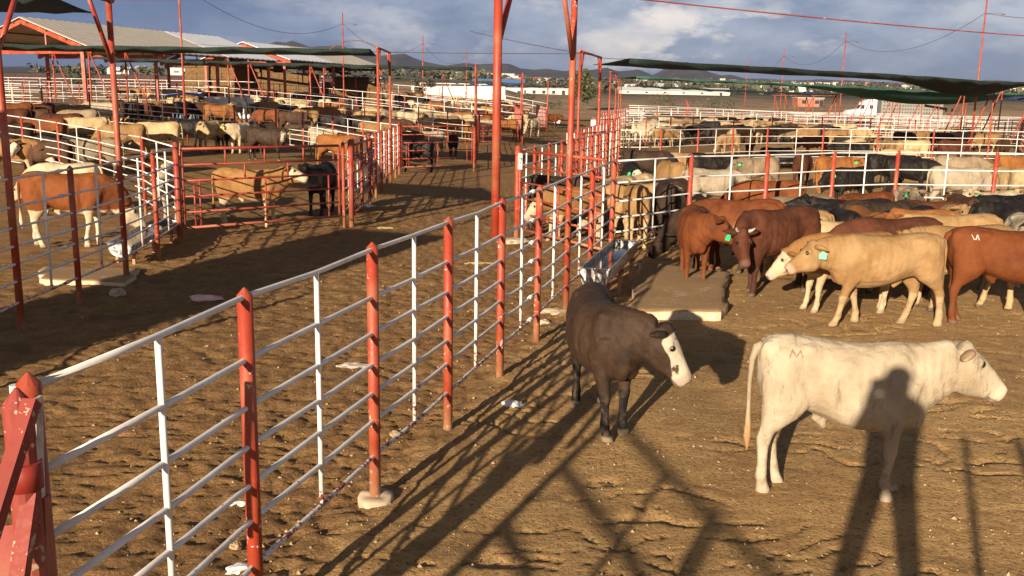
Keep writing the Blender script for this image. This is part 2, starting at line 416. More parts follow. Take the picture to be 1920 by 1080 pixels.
def hide_mat(name, base, base2=None, face=None, leg=None, belly=None, muzzle=(.42, .24, .18), hoof=(.10, .075, .055), switch=None,
             patch=None, patch_lo=0.52, dirt=0.25, face_hole=None, rough=0.74, ear=None, stain=None):
    m, nt, b = new_mat(name)
    base2 = tuple(c*0.82 for c in base2) if base2 else tuple(c*0.6 for c in base)
    ob = coords(nt, 'Object'); oi = nd(nt, 'ShaderNodeObjectInfo')
    vm = nd(nt, 'ShaderNodeVectorMath', operation='ADD'); lk(nt, ob, vm.inputs[0])
    sc = nd(nt, 'ShaderNodeVectorMath', operation='SCALE'); sc.inputs[0].default_value = (7.1, 3.3, 5.7)
    lk(nt, oi.outputs['Random'], sc.inputs['Scale']); lk(nt, sc.outputs[0], vm.inputs[1]); v = vm.outputs[0]
    n1 = noise(nt, 2.6, 5, v, 0.6); n2 = noise(nt, 11, 5, v, 0.65); n3 = noise(nt, 55, 3, v)
    c = ramp(nt, n1, [(0.32, base2), (0.62, base)])
    a1 = nd(nt, 'ShaderNodeVertexColor', layer_name='mask'); a2 = nd(nt, 'ShaderNodeVertexColor', layer_name='mask2')
    s1 = nd(nt, 'ShaderNodeSeparateColor'); lk(nt, a1.outputs[0], s1.inputs[0])
    s2 = nd(nt, 'ShaderNodeSeparateColor'); lk(nt, a2.outputs[0], s2.inputs[0])
    if patch:
        pm = ramp(nt, mth(nt, 'ADD', mth(nt, 'MULTIPLY', n1, 0.75), mth(nt, 'MULTIPLY', n2, 0.25)), [(patch_lo, (0, 0, 0)), (patch_lo+0.02, (1, 1, 1))])
        c = mixc(nt, pm, c, patch)
    def soft(x, amt=0.5):                                # ragged edge for a marking
        return ramp(nt, mth(nt, 'ADD', x, mth(nt, 'MULTIPLY', mth(nt, 'SUBTRACT', mth(nt, 'ADD', mth(nt, 'MULTIPLY', n2, .55), mth(nt, 'MULTIPLY', n3, .45)), 0.5), amt*1.5)), [(0.40, (0, 0, 0)), (0.60, (1, 1, 1))])
    if belly: c = mixc(nt, soft(s1.outputs[2], 0.7), c, belly)
    if leg: c = mixc(nt, soft(s1.outputs[1], 0.6), c, leg)
    if face:
        fm = soft(s1.outputs[0], 0.5)
        if face_hole:
            hole = ramp(nt, n1, [(0.56, (0, 0, 0)), (0.58, (1, 1, 1))])
            fc = mixc(nt, hole, face, face_hole)
        else: fc = face
        c = mixc(nt, fm, c, fc)
    c = mixc(nt, mth(nt, 'MULTIPLY', a1.outputs['Alpha'], 0.8), c, ear or base2)
    c = mixc(nt, mth(nt, 'MULTIPLY', s2.outputs[0], 0.75), c, muzzle)
    c = mixc(nt, a2.outputs['Alpha'], c, switch or base2)
    c = mixc(nt, mth(nt, 'MULTIPLY', s2.outputs[1], 0.85), c, (.03, .02, .015))
    if stain:
        sm_ = nd(nt, 'ShaderNodeMapping'); sm_.inputs['Scale'].default_value = (16, 5, 4.5); lk(nt, v, sm_.inputs['Vector']); st_ = noise(nt, 1.0, 6, sm_.outputs[0], .75)
        zone = noise(nt, 2.3, 2, v); c = mixc(nt, mth(nt, 'MULTIPLY', mth(nt, 'MULTIPLY', ramp(nt, st_, [(.54, (0, 0, 0)), (.64, (1, 1, 1))]), ramp(nt, zone, [(.43, (0, 0, 0)), (.56, (1, 1, 1))])), .7), c, stain)
    # manure and dust on the lower body
    dm = mth(nt, 'MULTIPLY', ramp(nt, n2, [(0.48, (0, 0, 0)), (0.66, (1, 1, 1))]), mth(nt, 'ADD', mth(nt, 'MULTIPLY', s1.outputs[1], 0.8), dirt), True)
    c = mixc(nt, mth(nt, 'MULTIPLY', dm, 0.6), c, (.13, .085, .05))
    c = mixc(nt, s2.outputs[2], c, hoof)
    vv = mth(nt, 'ADD', mth(nt, 'MULTIPLY', oi.outputs['Random'], 0.28), 0.86)
    hs = nd(nt, 'ShaderNodeHueSaturation'); lk(nt, vv, hs.inputs['Value']); lk(nt, c, hs.inputs['Color'])
    lk(nt, hs.outputs[0], b.inputs['Base Color'])
    b.inputs['Roughness'].default_value = rough; b.inputs['Specular IOR Level'].default_value = 0.14
    st = nd(nt, 'ShaderNodeMapping'); st.inputs['Scale'].default_value = (14, 90, 60); lk(nt, v, st.inputs['Vector'])
    hair = noise(nt, 1.6, 3, st.outputs[0], 0.6)
    h = mth(nt, 'ADD', mth(nt, 'MULTIPLY', n2, 1.0), mth(nt, 'ADD', mth(nt, 'MULTIPLY', n3, 0.25), mth(nt, 'MULTIPLY', hair, 0.35)))
    bump(nt, b, h, 0.6, 0.022)
    return m
SKY_STRENGTH, SUN_STRENGTH, EXPOSURE, HAZE = .085, 5.0, 1.15, .00013
# ------------------------------------------------------------------ palette
RED = paint_mat('red_enamel', (.345, .043, .017), (.60, .50, .42), 0.165, grad=0.05)
DKRED = paint_mat('dull_shaded_red_enamel', (.30, .032, .02), (.20, .08, .05), 0.17, grad=0.05)  # darker copy of the red enamel; shade on the gates put into it
FADED = paint_mat('faded_red_enamel', (.26, .038, .026), (.42, .30, .21), 0.20, grad=0.05, rough=0.6)
WHITE = paint_mat('white_enamel', (.82, .79, .76), (.22, .05, .03), 0.115, grad=0.26, rough=0.45)
CONC = simple_mat('concrete', (.46, .36, .25), 0.9, 0.35, 6, bmp=0.5)
GALV = simple_mat('galvanised_sheet', (.62, .64, .66), 0.32, 0.25, 9, metal=0.85, bmp=0.1)
RUST = simple_mat('rusty_iron', (.17, .09, .06), 0.8, 0.4, 12)
WIREM = simple_mat('wire', (.10, .05, .045), 0.6, 0.1)
NETD = simple_mat('dark_green_shade_cloth', (.022, .040, .032), 0.95, 0.35, 3, bmp=0.2)
NETG = simple_mat('green_shade_cloth', (.055, .17, .125), 0.95, 0.25, 3, bmp=0.2)
NETB = simple_mat('blue_shade_cloth', (.03, .05, .13), 0.95, 0.3, 3, bmp=0.2)
NETK = simple_mat('grey_shade_cloth', (.055, .06, .062), 0.95, 0.3, 3, bmp=0.2)
HAY = simple_mat('hay', (.15, .085, .032), .95, .45, 7, bmp=.8)
BAGW = simple_mat('plastic_bag', (.78, .74, .72), 0.5, 0.2, 20)
ROCK = simple_mat('rock', (.40, .27, .15), 0.95, 0.4, 14, bmp=0.6)
def water_mat():
    m, nt, b = new_mat('trough_water'); b.inputs['Base Color'].default_value = (.03, .035, .025, 1)
    b.inputs['Roughness'].default_value = 0.04; bump(nt, b, noise(nt, 14, 2, geo_pos(nt)), 0.08, 0.01); return m
WATER = water_mat()

# ------------------------------------------------------------------ ground, one sheet to the horizon
def axis(spec):
    out = [spec[0][0]]
    for a, b, st in spec:
        n = max(1, int(round((b-a)/st))); out += list(np.linspace(a, b, n+1)[1:])
    return np.array(out)
def grow(a, b, st, k):
    out = []; s = st; v = a
    while v < b: v += s; s *= k; out.append(v)
    return out
xm = list(axis([(-7.5, -2.5, .06), (-2.5, 6.0, .04), (6.0, 9.0, .06)]))
xs = np.array([-v for v in grow(7.5, 6000, .1, 1.13)][::-1]+xm+grow(9.0, 6000, .1, 1.13))
ym = list(axis([(2.5, 9.0, .034), (9.0, 17.0, .05), (17.0, 26.0, .1), (26, 70, .4)]))
ys = np.array([-v for v in grow(-2.5, 4000, .3, 1.25)][::-1]+ym+grow(70, 9000, .5, 1.1))
GX, GY = np.meshgrid(xs, ys)
def fence_x(y): return -1.85+0.2747*(y-3.5)        # line of the alley fence near the camera
def dirt(X, Y):
    near = 1-sstep(24, 40, Y)
    alley = 1-sstep(-0.25, 0.35, X-fence_x(Y))       # churned by hooves
    wx = X+0.30*fbm(X*2.3, Y*2.3, 3, 5); wy = Y+0.42*fbm(X*2.1+9, Y*2.1, 3, 6)
    lump = fbm(X*1.1, Y*1.1, 4, 1)-0.5
    hoof = np.abs(fbm(wx*7.5, wy*6.5, 2, 21)-0.5)*2
    clod = fbm(wx*13, wy*13, 3, 31)-0.5
    ridge = 1-np.abs(2*vnoise(wx*1.7+0.9*fbm(wx*2, wy*2, 2, 8), wy*5.6, 41)-1)
    crack = sstep(0.90, 0.985, ridge)*sstep(0.36, 0.55, fbm(X*0.9, Y*0.9, 2, 44))
    fine = fbm(X*24, Y*24, 2, 51)-0.5
    bank = np.exp(-((X-fence_x(Y)-0.15)/0.45)**2)*0.04
    h = lump*0.045*(0.5+0.6*alley)+alley*(0.030*(sstep(0.03, 0.30, hoof)-0.8)+0.024*clod)+(1-alley)*(0.010*clod-0.034*crack+0.004*(sstep(0, .25, hoof)-.8))+0.010*fine+bank
    return h*near
Z = terrain(GX, GY)+dirt(GX, GY)*(GY > 2)*(np.abs(GX) < 12)
# long low swells far out
Z += (fbm(GX/400, GY/400, 3, 77)-0.5)*np.clip((GY-300)/1500, 0, 1)*22
nx, ny = len(xs), len(ys)
me = bpy.data.meshes.new('ground')
me.vertices.add(nx*ny); me.vertices.foreach_set('co', np.stack([GX, GY, Z], -1).astype(np.float32).ravel())
I = (np.arange(ny-1)[:, None]*nx+np.arange(nx-1)[None, :]).ravel()
quad = np.stack([I, I+1, I+nx+1, I+nx], 1).astype(np.int32); nf = len(quad)
me.loops.add(nf*4); me.loops.foreach_set('vertex_index', quad.ravel())
me.polygons.add(nf); me.polygons.foreach_set('loop_start', np.arange(0, nf*4, 4, dtype=np.int32))
me.polygons.foreach_set('use_smooth', np.ones(nf, bool)); me.update(calc_edges=True)
def ground_mat():
    m, nt, b = new_mat('feedlot_dirt'); p = geo_pos(nt)
    n1 = noise(nt, 0.35, 5, p, .6); n2 = noise(nt, 3.2, 6, p, .65); n3 = noise(nt, 26, 5, p, .7); n4 = noise(nt, 120, 3, p, .7)
    sx = nd(nt, 'ShaderNodeSeparateXYZ'); lk(nt, p, sx.inputs[0]); x, y = sx.outputs[0], sx.outputs[1]
    side = mth(nt, 'SUBTRACT', x, mth(nt, 'ADD', mth(nt, 'MULTIPLY', mth(nt, 'SUBTRACT', y, 3.5), 0.2747), -1.85))
    side = mth(nt, 'ADD', side, mth(nt, 'MULTIPLY', mth(nt, 'SUBTRACT', n2, 0.5), 1.2))
    pen = ramp(nt, mth(nt, 'ADD', side, 0.5, True), [(0.2, (0, 0, 0)), (0.8, (1, 1, 1))])
    cp = ramp(nt, n2, [(0.30, (.37, .22, .09)), (0.62, (.53, .335, .145))])
    ca = ramp(nt, n2, [(0.30, (.215, .115, .044)), (0.66, (.35, .20, .083))])
    c = mixc(nt, pen, ca, cp)
    c = mixc(nt, ramp(nt, n1, [(0.38, (.45, .45, .45)), (0.60, (0, 0, 0))]), c, (.17, .10, .045))
    dung = noise(nt, 1.15, 3, p, .5); c = mixc(nt, ramp(nt, mth(nt, 'ADD', mth(nt, 'MULTIPLY', dung, .8), mth(nt, 'MULTIPLY', n3, .2)), [(0.61, (0, 0, 0)), (0.66, (.6, .6, .6))]), c, (.105, .065, .032))
    c = mixc(nt, ramp(nt, n3, [(0.36, (.8, .8, .8)), (0.48, (0, 0, 0))]), c, (.14, .08, .035))
    c = mixc(nt, 0.75, c, ramp(nt, n4, [(0.35, (.55, .53, .5)), (0.5, (1, 1, 1)), (0.7, (1.3, 1.3, 1.3))]), 'MULTIPLY')
    fl = ramp(nt, n4, [(0.68, (0, 0, 0)), (0.73, (1, 1, 1))])
    c = mixc(nt, mth(nt, 'MULTIPLY', fl, 0.5), c, (.60, .46, .28))
    # dry plain with scrub beyond the lot
    n5 = noise(nt, 0.018, 6, p, .65); n6 = noise(nt, 0.11, 4, p, .7)
    plain = ramp(nt, n6, [(0.34, (.09, .085, .045)), (0.46, (.30, .20, .115)), (0.7, (.40, .275, .16))])
    scrub = ramp(nt, n6, [(0.35, (.03, .035, .02)), (0.65, (.085, .08, .055))])
    fy = nd(nt, 'ShaderNodeMapRange'); fy.inputs[1].default_value = 118; fy.inputs[2].default_value = 138; lk(nt, y, fy.inputs[0])
    fs = nd(nt, 'ShaderNodeMapRange'); fs.inputs[1].default_value = 300; fs.inputs[2].default_value = 520
    lk(nt, mth(nt, 'ADD', y, mth(nt, 'MULTIPLY', n5, 160)), fs.inputs[0])
    plain = mixc(nt, fs.outputs[0], plain, scrub)
    c = mixc(nt, fy.outputs[0], c, plain)
    lk(nt, c, b.inputs['Base Color']); b.inputs['Roughness'].default_value = 0.95; b.inputs['Specular IOR Level'].default_value = 0.15
    h = mth(nt, 'ADD', mth(nt, 'MULTIPLY', n3, 0.7), mth(nt, 'ADD', mth(nt, 'MULTIPLY', n4, 0.18), mth(nt, 'MULTIPLY', n2, 0.8)))
    bump(nt, b, h, 0.7, 0.05)
    return m
me.materials.append(ground_mat())
ground = link('ground', me); tag(ground, 'brown trampled feedlot dirt running out to the plain', 'ground', kind='structure')
def gz(x, y): return tz(x, y)+float(dirt(np.array([float(x)]), np.array([float(y)]))[0])*(y > 2)

# ------------------------------------------------------------------ rail fences
RAILS = [0.39, 0.67, 0.89, 1.11, 1.34, 1.61, 1.955]
def post_mesh(key, h, r, n, mat, cap=True):
    B = MB()
    B.tube([(0, 0, -.15), (0, 0, h-.03)], r, n)
    if cap: B.tube([(0, 0, h-.031), (0, 0, h-.028), (0, 0, h+.012)], [r*.98, r*.98, r*.12], n, smooth=False)
    return B.mesh('post', [mat])
PM = {}
def fence(label, posts, rails=RAILS, r_post=.043, r_rail=.0165, group=None, h=2.0, up=True, detail=True, n=8, skip=(), post_mat=None,
          rail_mat=None, cat='fence', name='pen_fence', joints=(), sub=1):
    """posts: world (x, y) of every post. one thing with posts, rails and uprights as parts"""
    post_mat = post_mat or RED; rail_mat = rail_mat or WHITE
    Pg = [Vector((p[0], p[1], tz(p[0], p[1]))) for p in posts]; o = Pg[0]
    L = [p-o for p in Pg]
    if not detail:
        B = MB()
        for p in L: B.tube([p+Vector((0, 0, -.1)), p+Vector((0, 0, h))], r_post, 5, 0)
        for z in rails: B.tube([p+Vector((0, 0, z)) for p in L], r_rail, 4, 1)
        if up:
            for a, b in zip(L, L[1:]):
                q = (a+b)/2; B.tube([q+Vector((0, 0, rails[0])), q+Vector((0, 0, rails[-1]))], r_rail, 4, 1)
        return tag(B.build(name, [post_mat, rail_mat], None, o), label, cat, group)
    T = thing(name, label, cat, o, group)
    key = (h, r_post, n, post_mat.name)
    if key not in PM: PM[key] = post_mesh(key, h, r_post, n, post_mat)
    for i, p in enumerate(L):
        if i in skip: continue
        link('post', PM[key], T, p, random.uniform(0, 6))
    for z in rails:
        B = MB()
        pts = []
        for i, p in enumerate(L):
            pts.append(p+Vector((0, 0, z+random.uniform(-.006, .006))))
            if i < len(L)-1:
                m = (p+L[i+1])/2; pts.append(m+Vector((random.uniform(-.006, .006), random.uniform(-.006, .006), z-random.uniform(0, .012))))
        B.tube(pts, r_rail, n)
        for j in joints:                                   # welded sleeves
            a, b = L[j-1], L[j]; q = a.lerp(b, 0.80)+Vector((0, 0, z)); d = (b-a).normalized()
            for s in (-.07, 0, .07): B.ball(q+d*s, r_rail*(1.9 if s == 0 else 1.5), n=6)
            B.tube([q-d*.09, q+d*.09], r_rail*1.35, 8)
        B.build('rail', [rail_mat], T)
    if up:
        for i, (a, b) in enumerate(zip(L, L[1:])):
            for k in range(sub):
                q = a.lerp(b, (k+1)/(sub+1)+random.uniform(-.02, .02)); B = MB()
                B.tube([Vector((0, 0, rails[0]-.01)), Vector((0, 0, rails[-1]-.005))], r_rail*1.02, n)
                u = B.build('upright', [rail_mat], T, q)
    return T
def run(a, b, step):
    a, b = Vector(a[:2]), Vector(b[:2]); k = max(1, int(round((b-a).length/step)))
    return [tuple(a.lerp(b, i/k)) for i in range(k+1)]
def poly(pts, step):
    out = []
    for a, b in zip(pts, pts[1:]): out += run(a, b, step)[:-1]
    return out+[tuple(pts[-1][:2])]

# alley fence beside the camera
mfA0 = tp(52, 704, 2.0); mfA = tp(458, 543, 2.0); mfH = tp(1112, 313, 2.0); mfI = tp(1152, 297, 2.0)
PB, PC, PD, PE, PF = (-1.01, 6.63), (-.57, 8.19), (-.12, 9.90), (.32, 11.48), (.79, 13.35)
CI = (mfI.x, mfI.y)
mf = fence('white railed red post fence along the alley in front of the black steer', [(mfA0.x, mfA0.y), (mfA.x, mfA.y), PB, PC, PD, PE, PF, (mfH.x, mfH.y), CI],
           n=12, skip=(6,), joints=(5,))
B = MB(); rings = []
for z, r_ in ((-.1, .125), (.0, .132), (.045, .130), (.062, .118), (.066, .07), (.062, .03)):
    rings.append([Vector((math.cos(a)*r_*(.88+.3*float(vnoise(np.array(a*1.6+5), np.array(z*9), 3))), math.sin(a)*r_*(.88+.3*float(vnoise(np.array(a*1.6+5), np.array(z*9+4), 4))), z+(.03*(float(vnoise(np.array(a*2.1), np.array(1.0), 8))-.5) if z > .03 else 0))) for a in [2*math.pi*k/22 for k in range(22)]])
loft(B, rings)
c_ = B.build('footing', [CONC], mf, Vector((PB[0], PB[1], gz(*PB)))-mf.location)
# pen fences on the right of the alley
S2a, S2b = (0.08, 20.3), (4.05, 36.6); S3a, S3b = (1.95, 33.0), (6.4, 58.0); S4a, S4b = (4.5, 54.5), (9.3, 80.0); S5a, S5b = (7.0, 76.5), (12.2, 102.0)
fence('white railed red post fence behind the numbered gate', run(S2a, S2b, 1.75), group='alley fences between the right pens')
fence('white railed fence along the second pen past the numbered gate', run(S3a, S3b, 1.8), group='alley fences between the right pens', n=6)
fence('thin distant alley fence before the single green tree', run(S4a, S4b, 1.9), group='alley fences between the right pens', n=5, detail=False)
fence('farthest alley fence beyond the third right pen', run(S5a, S5b, 2.0), group='alley fences between the right pens', detail=False)
def top(px, py, h=1.965): p = tpt(px, py, h); return (p.x, p.y)
R1 = [CI, top(1297, 293), top(1440, 290), top(1565, 286), top(1685, 285), top(1870, 288), top(2010, 289)]
fence('white rail fence with thick red posts right behind the crowded brown herd', R1, r_post=.05, rails=[.39, .62, .89, 1.2, 1.55, 1.955], n=10)
R2 = [S2b, top(1240, 243.5), top(1310, 242), top(1375, 241), top(1440, 240.5), top(1545, 241), top(1648, 242.5), top(1752, 244), top(1857, 245.5), top(1965, 248)]
fence('second white rail fence across the right pens below the truck', R2, n=7, rails=[.39, .67, .95, 1.3, 1.61, 1.955])
R3 = poly([S3b, (12.5, 66.5), (19, 70.0), (27, 72), (44, 72)], 3.6)
fence('third white rail fence across the right pens, thin and far', R3, n=6, rails=[.4, .8, 1.2, 1.6, 1.955])
R4 = poly([S4b, (21, 88), (31, 94), (52, 97)], 3.8); R5 = poly([S5b, (26, 112), (46, 119), (75, 120)], 4)
fence('far white rail fence below the green sagging net', R4, detail=False, rails=[.4, .8, 1.2, 1.6, 1.955], r_rail=.03, sub=2)
fence('last white rail fence in front of the dry plain', R5, detail=False, rails=[.4, .9, 1.4, 1.955], r_rail=.042)
for a, b, lab in [((29, 48), (60, 50), 'white rail fence across the front of the far right corner'), ((33, 56), (66, 59), 'second white rail fence across the far right corner'), ((40, 66), (72, 70), 'third white rail fence across the far right corner'),
                  ((34, 48), (50, 84), 'receding white rail fence among the corner pens'), ((39, 48), (58, 84), 'receding white rail fence furthest out in the corner pens'), ((44, 84), (80, 96), 'white rail fence beyond the corner pens')]:
    fence(lab, run(a, b, 2.8), detail=False, rails=[.4, .7, 1.0, 1.3, 1.65, 1.955], r_rail=.024, group='white rail maze of the far right corner')
for k, (a, b, lab) in enumerate([((25.5, 45.5), (38, 71), 'white rail fence running away at the edge of the right herd'), ((38.5, 72), (52, 97), 'white rail fence receding past the A-shaped red frames'),
        ((52, 97), (64, 120), 'small far white fence running towards the parked truck'), ((31, 46), (47, 72), 'outer white rail fence past the last tan cattle'),
        ((24, 82), (60, 84), 'long white feed bunk rail between the far right pens'), ((30, 104), (70, 108), 'long white rail near the truck and its grey trailer')]):
    fence(lab, run(a, b, 2.6), detail=False, rails=[.4, .7, 1.0, 1.3, 1.65, 1.955], r_rail=.026, group='white cross fences of the far right pens')
# left of the alley
L1c = (-6.95, 19.3); L1g = (-3.99, 21.9); L2c = (-4.62, 37.8); L2g = (-1.72, 40.2); L3c = (-2.2, 57.0); L3g = (0.5, 60.0); L4c = (0.0, 77.0); L4g = (2.7, 80.0); L5c = (2.2, 97.0)
LF = [(-6.1, 7.6), (-6.18, 9.6), (-6.27, 11.6), (-6.30, 13.29), (-6.37, 15.13), (-6.62, 17.2), L1c]
fence('white pipe fence with red posts in front of the drinking brown cow', LF, n=10, skip=(2, 4), joints=(3, 5))
RA = [L1c, top(265, 257), top(185, 243.5), top(107, 229.5), top(40, 219.5), top(-30, 209)]
fence('white rail fence running away behind the drinking brown cow', RA, n=8)
RBp = [L2c, (-6.35, 39.6), (-8.0, 41.6), (-9.75, 43.6), (-11.3, 44.8), (-13.4, 45.3), (-15.8, 45.6), (-18.2, 45.8), (-20.6, 46.0), (-23, 46.2), (-26, 46.4)]
fence('white rail fence behind the grey, tan and cream cattle of the left pen', RBp, n=7)
RC = poly([L3c, (-12, 65), (-26, 67), (-40, 67)], 2.5)
fence('white rail fence in front of the hay barns', RC, n=5, rails=[.4, .8, 1.2, 1.6, 1.955])
RD = poly([L4c, (-12, 84), (-30, 86), (-50, 86)], 3.0); RE = poly([L5c, (-8, 103), (-34, 108)], 3.4)
fence('far white rail fence below the long white wall', RD, detail=False, rails=[.4, .9, 1.4, 1.955], r_rail=.03)
fence('farthest left rail fence at the foot of the white building', RE, detail=False, rails=[.4, .9, 1.4, 1.955], r_rail=.026)
fence('short white fence with red posts between the two red gates', run(L1g, L2c, 1.75), group='alley fences between the left pens', n=8)
fence('white alley fence past the second red gate, seen almost end-on', run(L2g, L3c, 1.9), group='alley fences between the left pens', n=6)
fence('white alley fence past the third red gate', run(L3g, L4c, 2.0), group='alley fences between the left pens', detail=False)
fence('small far alley fence near the single green tree', run(L4g, L5c, 2.2), group='alley fences between the left pens', detail=False)
fence('faint last rail fence before the white wall', poly([(4, 120), (-10, 126), (-36, 130)], 3.6), detail=False, rails=[.4, .9, 1.4, 1.955], r_rail=.035)
fence('faintest rail fence at the plain\'s edge on the right', poly([(14.8, 124), (32, 134), (62, 142)], 3.6), detail=False, rails=[.4, .9, 1.4, 1.955], r_rail=.045)
for a, b, lab in [((-30, 58), (-46, 62), 'red and white rails of the feed pen under the open barn'), ((-30, 52), (-48, 55), 'white rails in front of the yellow feed at the barn')]:
    fence(lab, run(a, b, 1.6), detail=False, rails=[.4, .8, 1.2, 1.6, 1.955], r_rail=.02, group='feed pen rails by the barn')

# ------------------------------------------------------------------ gates
def gate(label, a, b, mat=RED, z0=.28, z1=1.9, group='red pipe gates on the alley', lod=8, post_a=True):
    A = Vector((a[0], a[1], tz(*a))); Bv = Vector((b[0], b[1], tz(*b))); d = Bv-A
    T = thing('pipe_gate', label, 'gate', A, group); q = lambda t, z: d*t+Vector((0, 0, z))
    F = MB(); s = .03
    for t in (.03, .97): F.tube([q(t, z0), q(t, z1)], s, lod)
    F.tube([q(.03, z0), q(.97, z0)], s, lod); F.tube([q(.03, z1), q(.97, z1)], s, lod); F.build('frame', [mat], T)
    zs = [z0+(z1-z0)*f for f in (.20, .40, .60, .80)]
    for z in zs: M = MB(); M.tube([q(.03, z), q(.97, z)], .022, lod); M.build('bar', [mat], T)
    for t, za, zb in ((.27, zs[3], z1), (.5, zs[3], z1), (.74, zs[3], z1), (.38, zs[2], zs[3]), (.64, zs[2], zs[3]), (.5, z0, zs[2]), (.09, z0, zs[2]), (.12, z0, zs[2]), (.90, z0, zs[2])):
        M = MB(); M.tube([q(t, za), q(t, zb)], .02, lod); M.build('upright', [mat], T)
    for z in (z0+.2, z1-.2): H = MB(); H.tube([q(-.01, z), q(.035, z)], .02, 6); H.build('hinge', [RUST], T)
    P = MB(); P.tube([(0, 0, -.1), (0, 0, 2.04)], .062, lod+2); P.tube([(0, 0, 2.039), (0, 0, 2.07)], [.062, .01], lod+2); P.build('gate_post', [mat], T)
    return T, d
G17, d17 = gate('red pipe gate with the white 17 plate', S2a, (CI[0]-.12, CI[1]+.05), z1=1.96)
P = MB(); P.box((0, 0, 0), (.17, .012, .34)); ang = math.atan2(d17.y, d17.x)
off = d17*.055+Vector((d17.y, -d17.x, 0)).normalized()*(.05)
pl = P.build('number_plate', [simple_mat('plate_white', (.72, .68, .62), .5, .12, 30)], G17, off+Vector((0, 0, 1.74)), ang)
def text_mesh(txt, size, depth, mat):
    cu = bpy.data.curves.new('t', 'FONT'); cu.body = txt; cu.size = size; cu.extrude = depth; cu.align_x = 'CENTER'; cu.align_y = 'CENTER'
    ob = bpy.data.objects.new('t', cu); COL.objects.link(ob); dg = bpy.context.evaluated_depsgraph_get(); dg.update()
    me = bpy.data.meshes.new_from_object(ob.evaluated_get(dg)); bpy.data.objects.remove(ob); bpy.data.curves.remove(cu)
    me.materials.clear(); me.materials.append(mat); return me
INK = simple_mat('black_ink', (.02, .02, .02), .6, 0, bmp=0)
nm = link('number', text_mesh('17', .22, .003, INK), pl, (0, -.0085, 0)); nm.rotation_euler = (R(90), R(12), 0); nm.scale = (.72, 1, 1)
gate('red pipe gate of the second right pen', S3a, (S2b[0]-.1, S2b[1]), lod=6)
gate('small red gate of the third right pen', S4a, (S3b[0]-.1, S3b[1]), lod=5)
gate('tiny far red gate of the last right pen', S5a, (S4b[0]-.1, S4b[1]), lod=5)
gate('wide dull red gate with the black calf behind it', L1c, L1g, DKRED, z1=1.92)
gate('dull red gate with two black steers behind it', L2c, L2g, DKRED, lod=7)
gate('third red gate on the left side of the alley with a red cow behind', L3c, L3g, DKRED, lod=6)
gate('fourth and farthest red gate on the left side of the alley', L4c, L4g, DKRED, lod=5)
# gate swung open against the short left fence
gate('red gate swung open against the short white fence', (L1g[0]+.16, L1g[1]+.1), (L1g[0]+.02, L1g[1]+4.4), DKRED)
for (x, y, lab) in [(S3a[0], S3a[1], 'small white plate on the second right gate post'), (S4a[0], S4a[1], 'tiny white plate on the third right gate post')]:
    P = MB(); P.box((0, 0, 0), (.28, .012, .36)); tag(P.build('pen_plate', [MATS['plate_white']], None, (x, y-.09, tz(x, y)+1.75)), lab, 'sign', 'white pen plates')

# ------------------------------------------------------------------ shade frames (pole pair, beam, braces)
def frame(label, a, b, top_z=4.45, r=.042, base_a=-.1, n=10, br=.75, beam_over=.15, group='red shade frames over the alley fences'):
    za, zb = tz(*a), tz(*b); o = Vector((a[0], a[1], za)); T = thing('shade_gantry', label, 'gantry', o, group)
    A = Vector((0, 0, 0)); Bv = Vector((b[0]-a[0], b[1]-a[1], zb-za)); d = Bv.normalized()
    P = MB(); P.tube([A+Vector((0, 0, base_a)), A+Vector((0, 0, top_z))], r, n); P.build('pole', [RED], T)
    P = MB(); P.tube([Bv+Vector((0, 0, -.1)), Bv+Vector((0, 0, top_z))], r, n); P.build('pole', [RED], T)
    P = MB(); P.tube([A-d*beam_over+Vector((0, 0, top_z+r*.6)), Bv+d*beam_over+Vector((0, 0, top_z+r*.6))], r*.8, n); P.build('beam', [DKRED], T)
    for p, s in ((A, 1), (Bv, -1)):
        P = MB(); P.tube([p+Vector((0, 0, top_z-br)), p+d*(s*br*.8)+Vector((0, 0, top_z+r*.2))], r*.72, n); P.build('brace', [DKRED], T)
    return T
F1 = frame('tall red shade frame standing on the near alley fence', (-.19, 9.90), PF, 4.47, .046, base_a=1.57, n=14, br=.9)
F2 = frame('red shade frame over the drinking brown cow', (-6.27, 11.6), (-6.37, 15.13), 4.42, .046, n=12, br=.95)
frame('red shade frame on the short white fence between the red gates', (-4.38, 30.4), (-4.42, 33.6), 4.55)
frame('red shade frame at the second red gate', (-1.7, 40.6), (-1.8, 44), 4.45)
frame('red shade frame before the single green tree, beside the tall near one', (1.83, 27.4), (2.75, 31.2), 4.4)
frame('far red shade frame right of the green tree', (4.75, 48), (5.45, 51.8), 4.45, n=7)
frame('small red shade frame at the third red gate', (.45, 60.5), (.38, 64), 4.4, n=7)
frame('tiny red shade frame at the fourth left gate', (2.75, 80.5), (2.85, 84.5), 4.3, n=6)
frame('tiny red shade frame by the third right gate', (7.7, 71), (8.3, 75), 4.4, n=6)
def aframe(label, x, y, w=2.6, h=4.2, lean=1.5, rz=0, group='A-shaped red net supports of the far right pens'):
    z = tz(x, y); T = thing('net_support', label, 'frame', (x, y, z), group, rz)
    for s in (-1, 1):
        for q in (0, lean):
            P = MB(); P.tube([(s*w/2+q*.9, -q*.2, -.1), (s*w/2, 0, h)], .045, 6); P.build('leg', [RED], T)
    P = MB(); P.tube([(-w/2-.3, 0, h), (w/2+.3, 0, h)], .035, 6); P.build('beam', [RED], T)
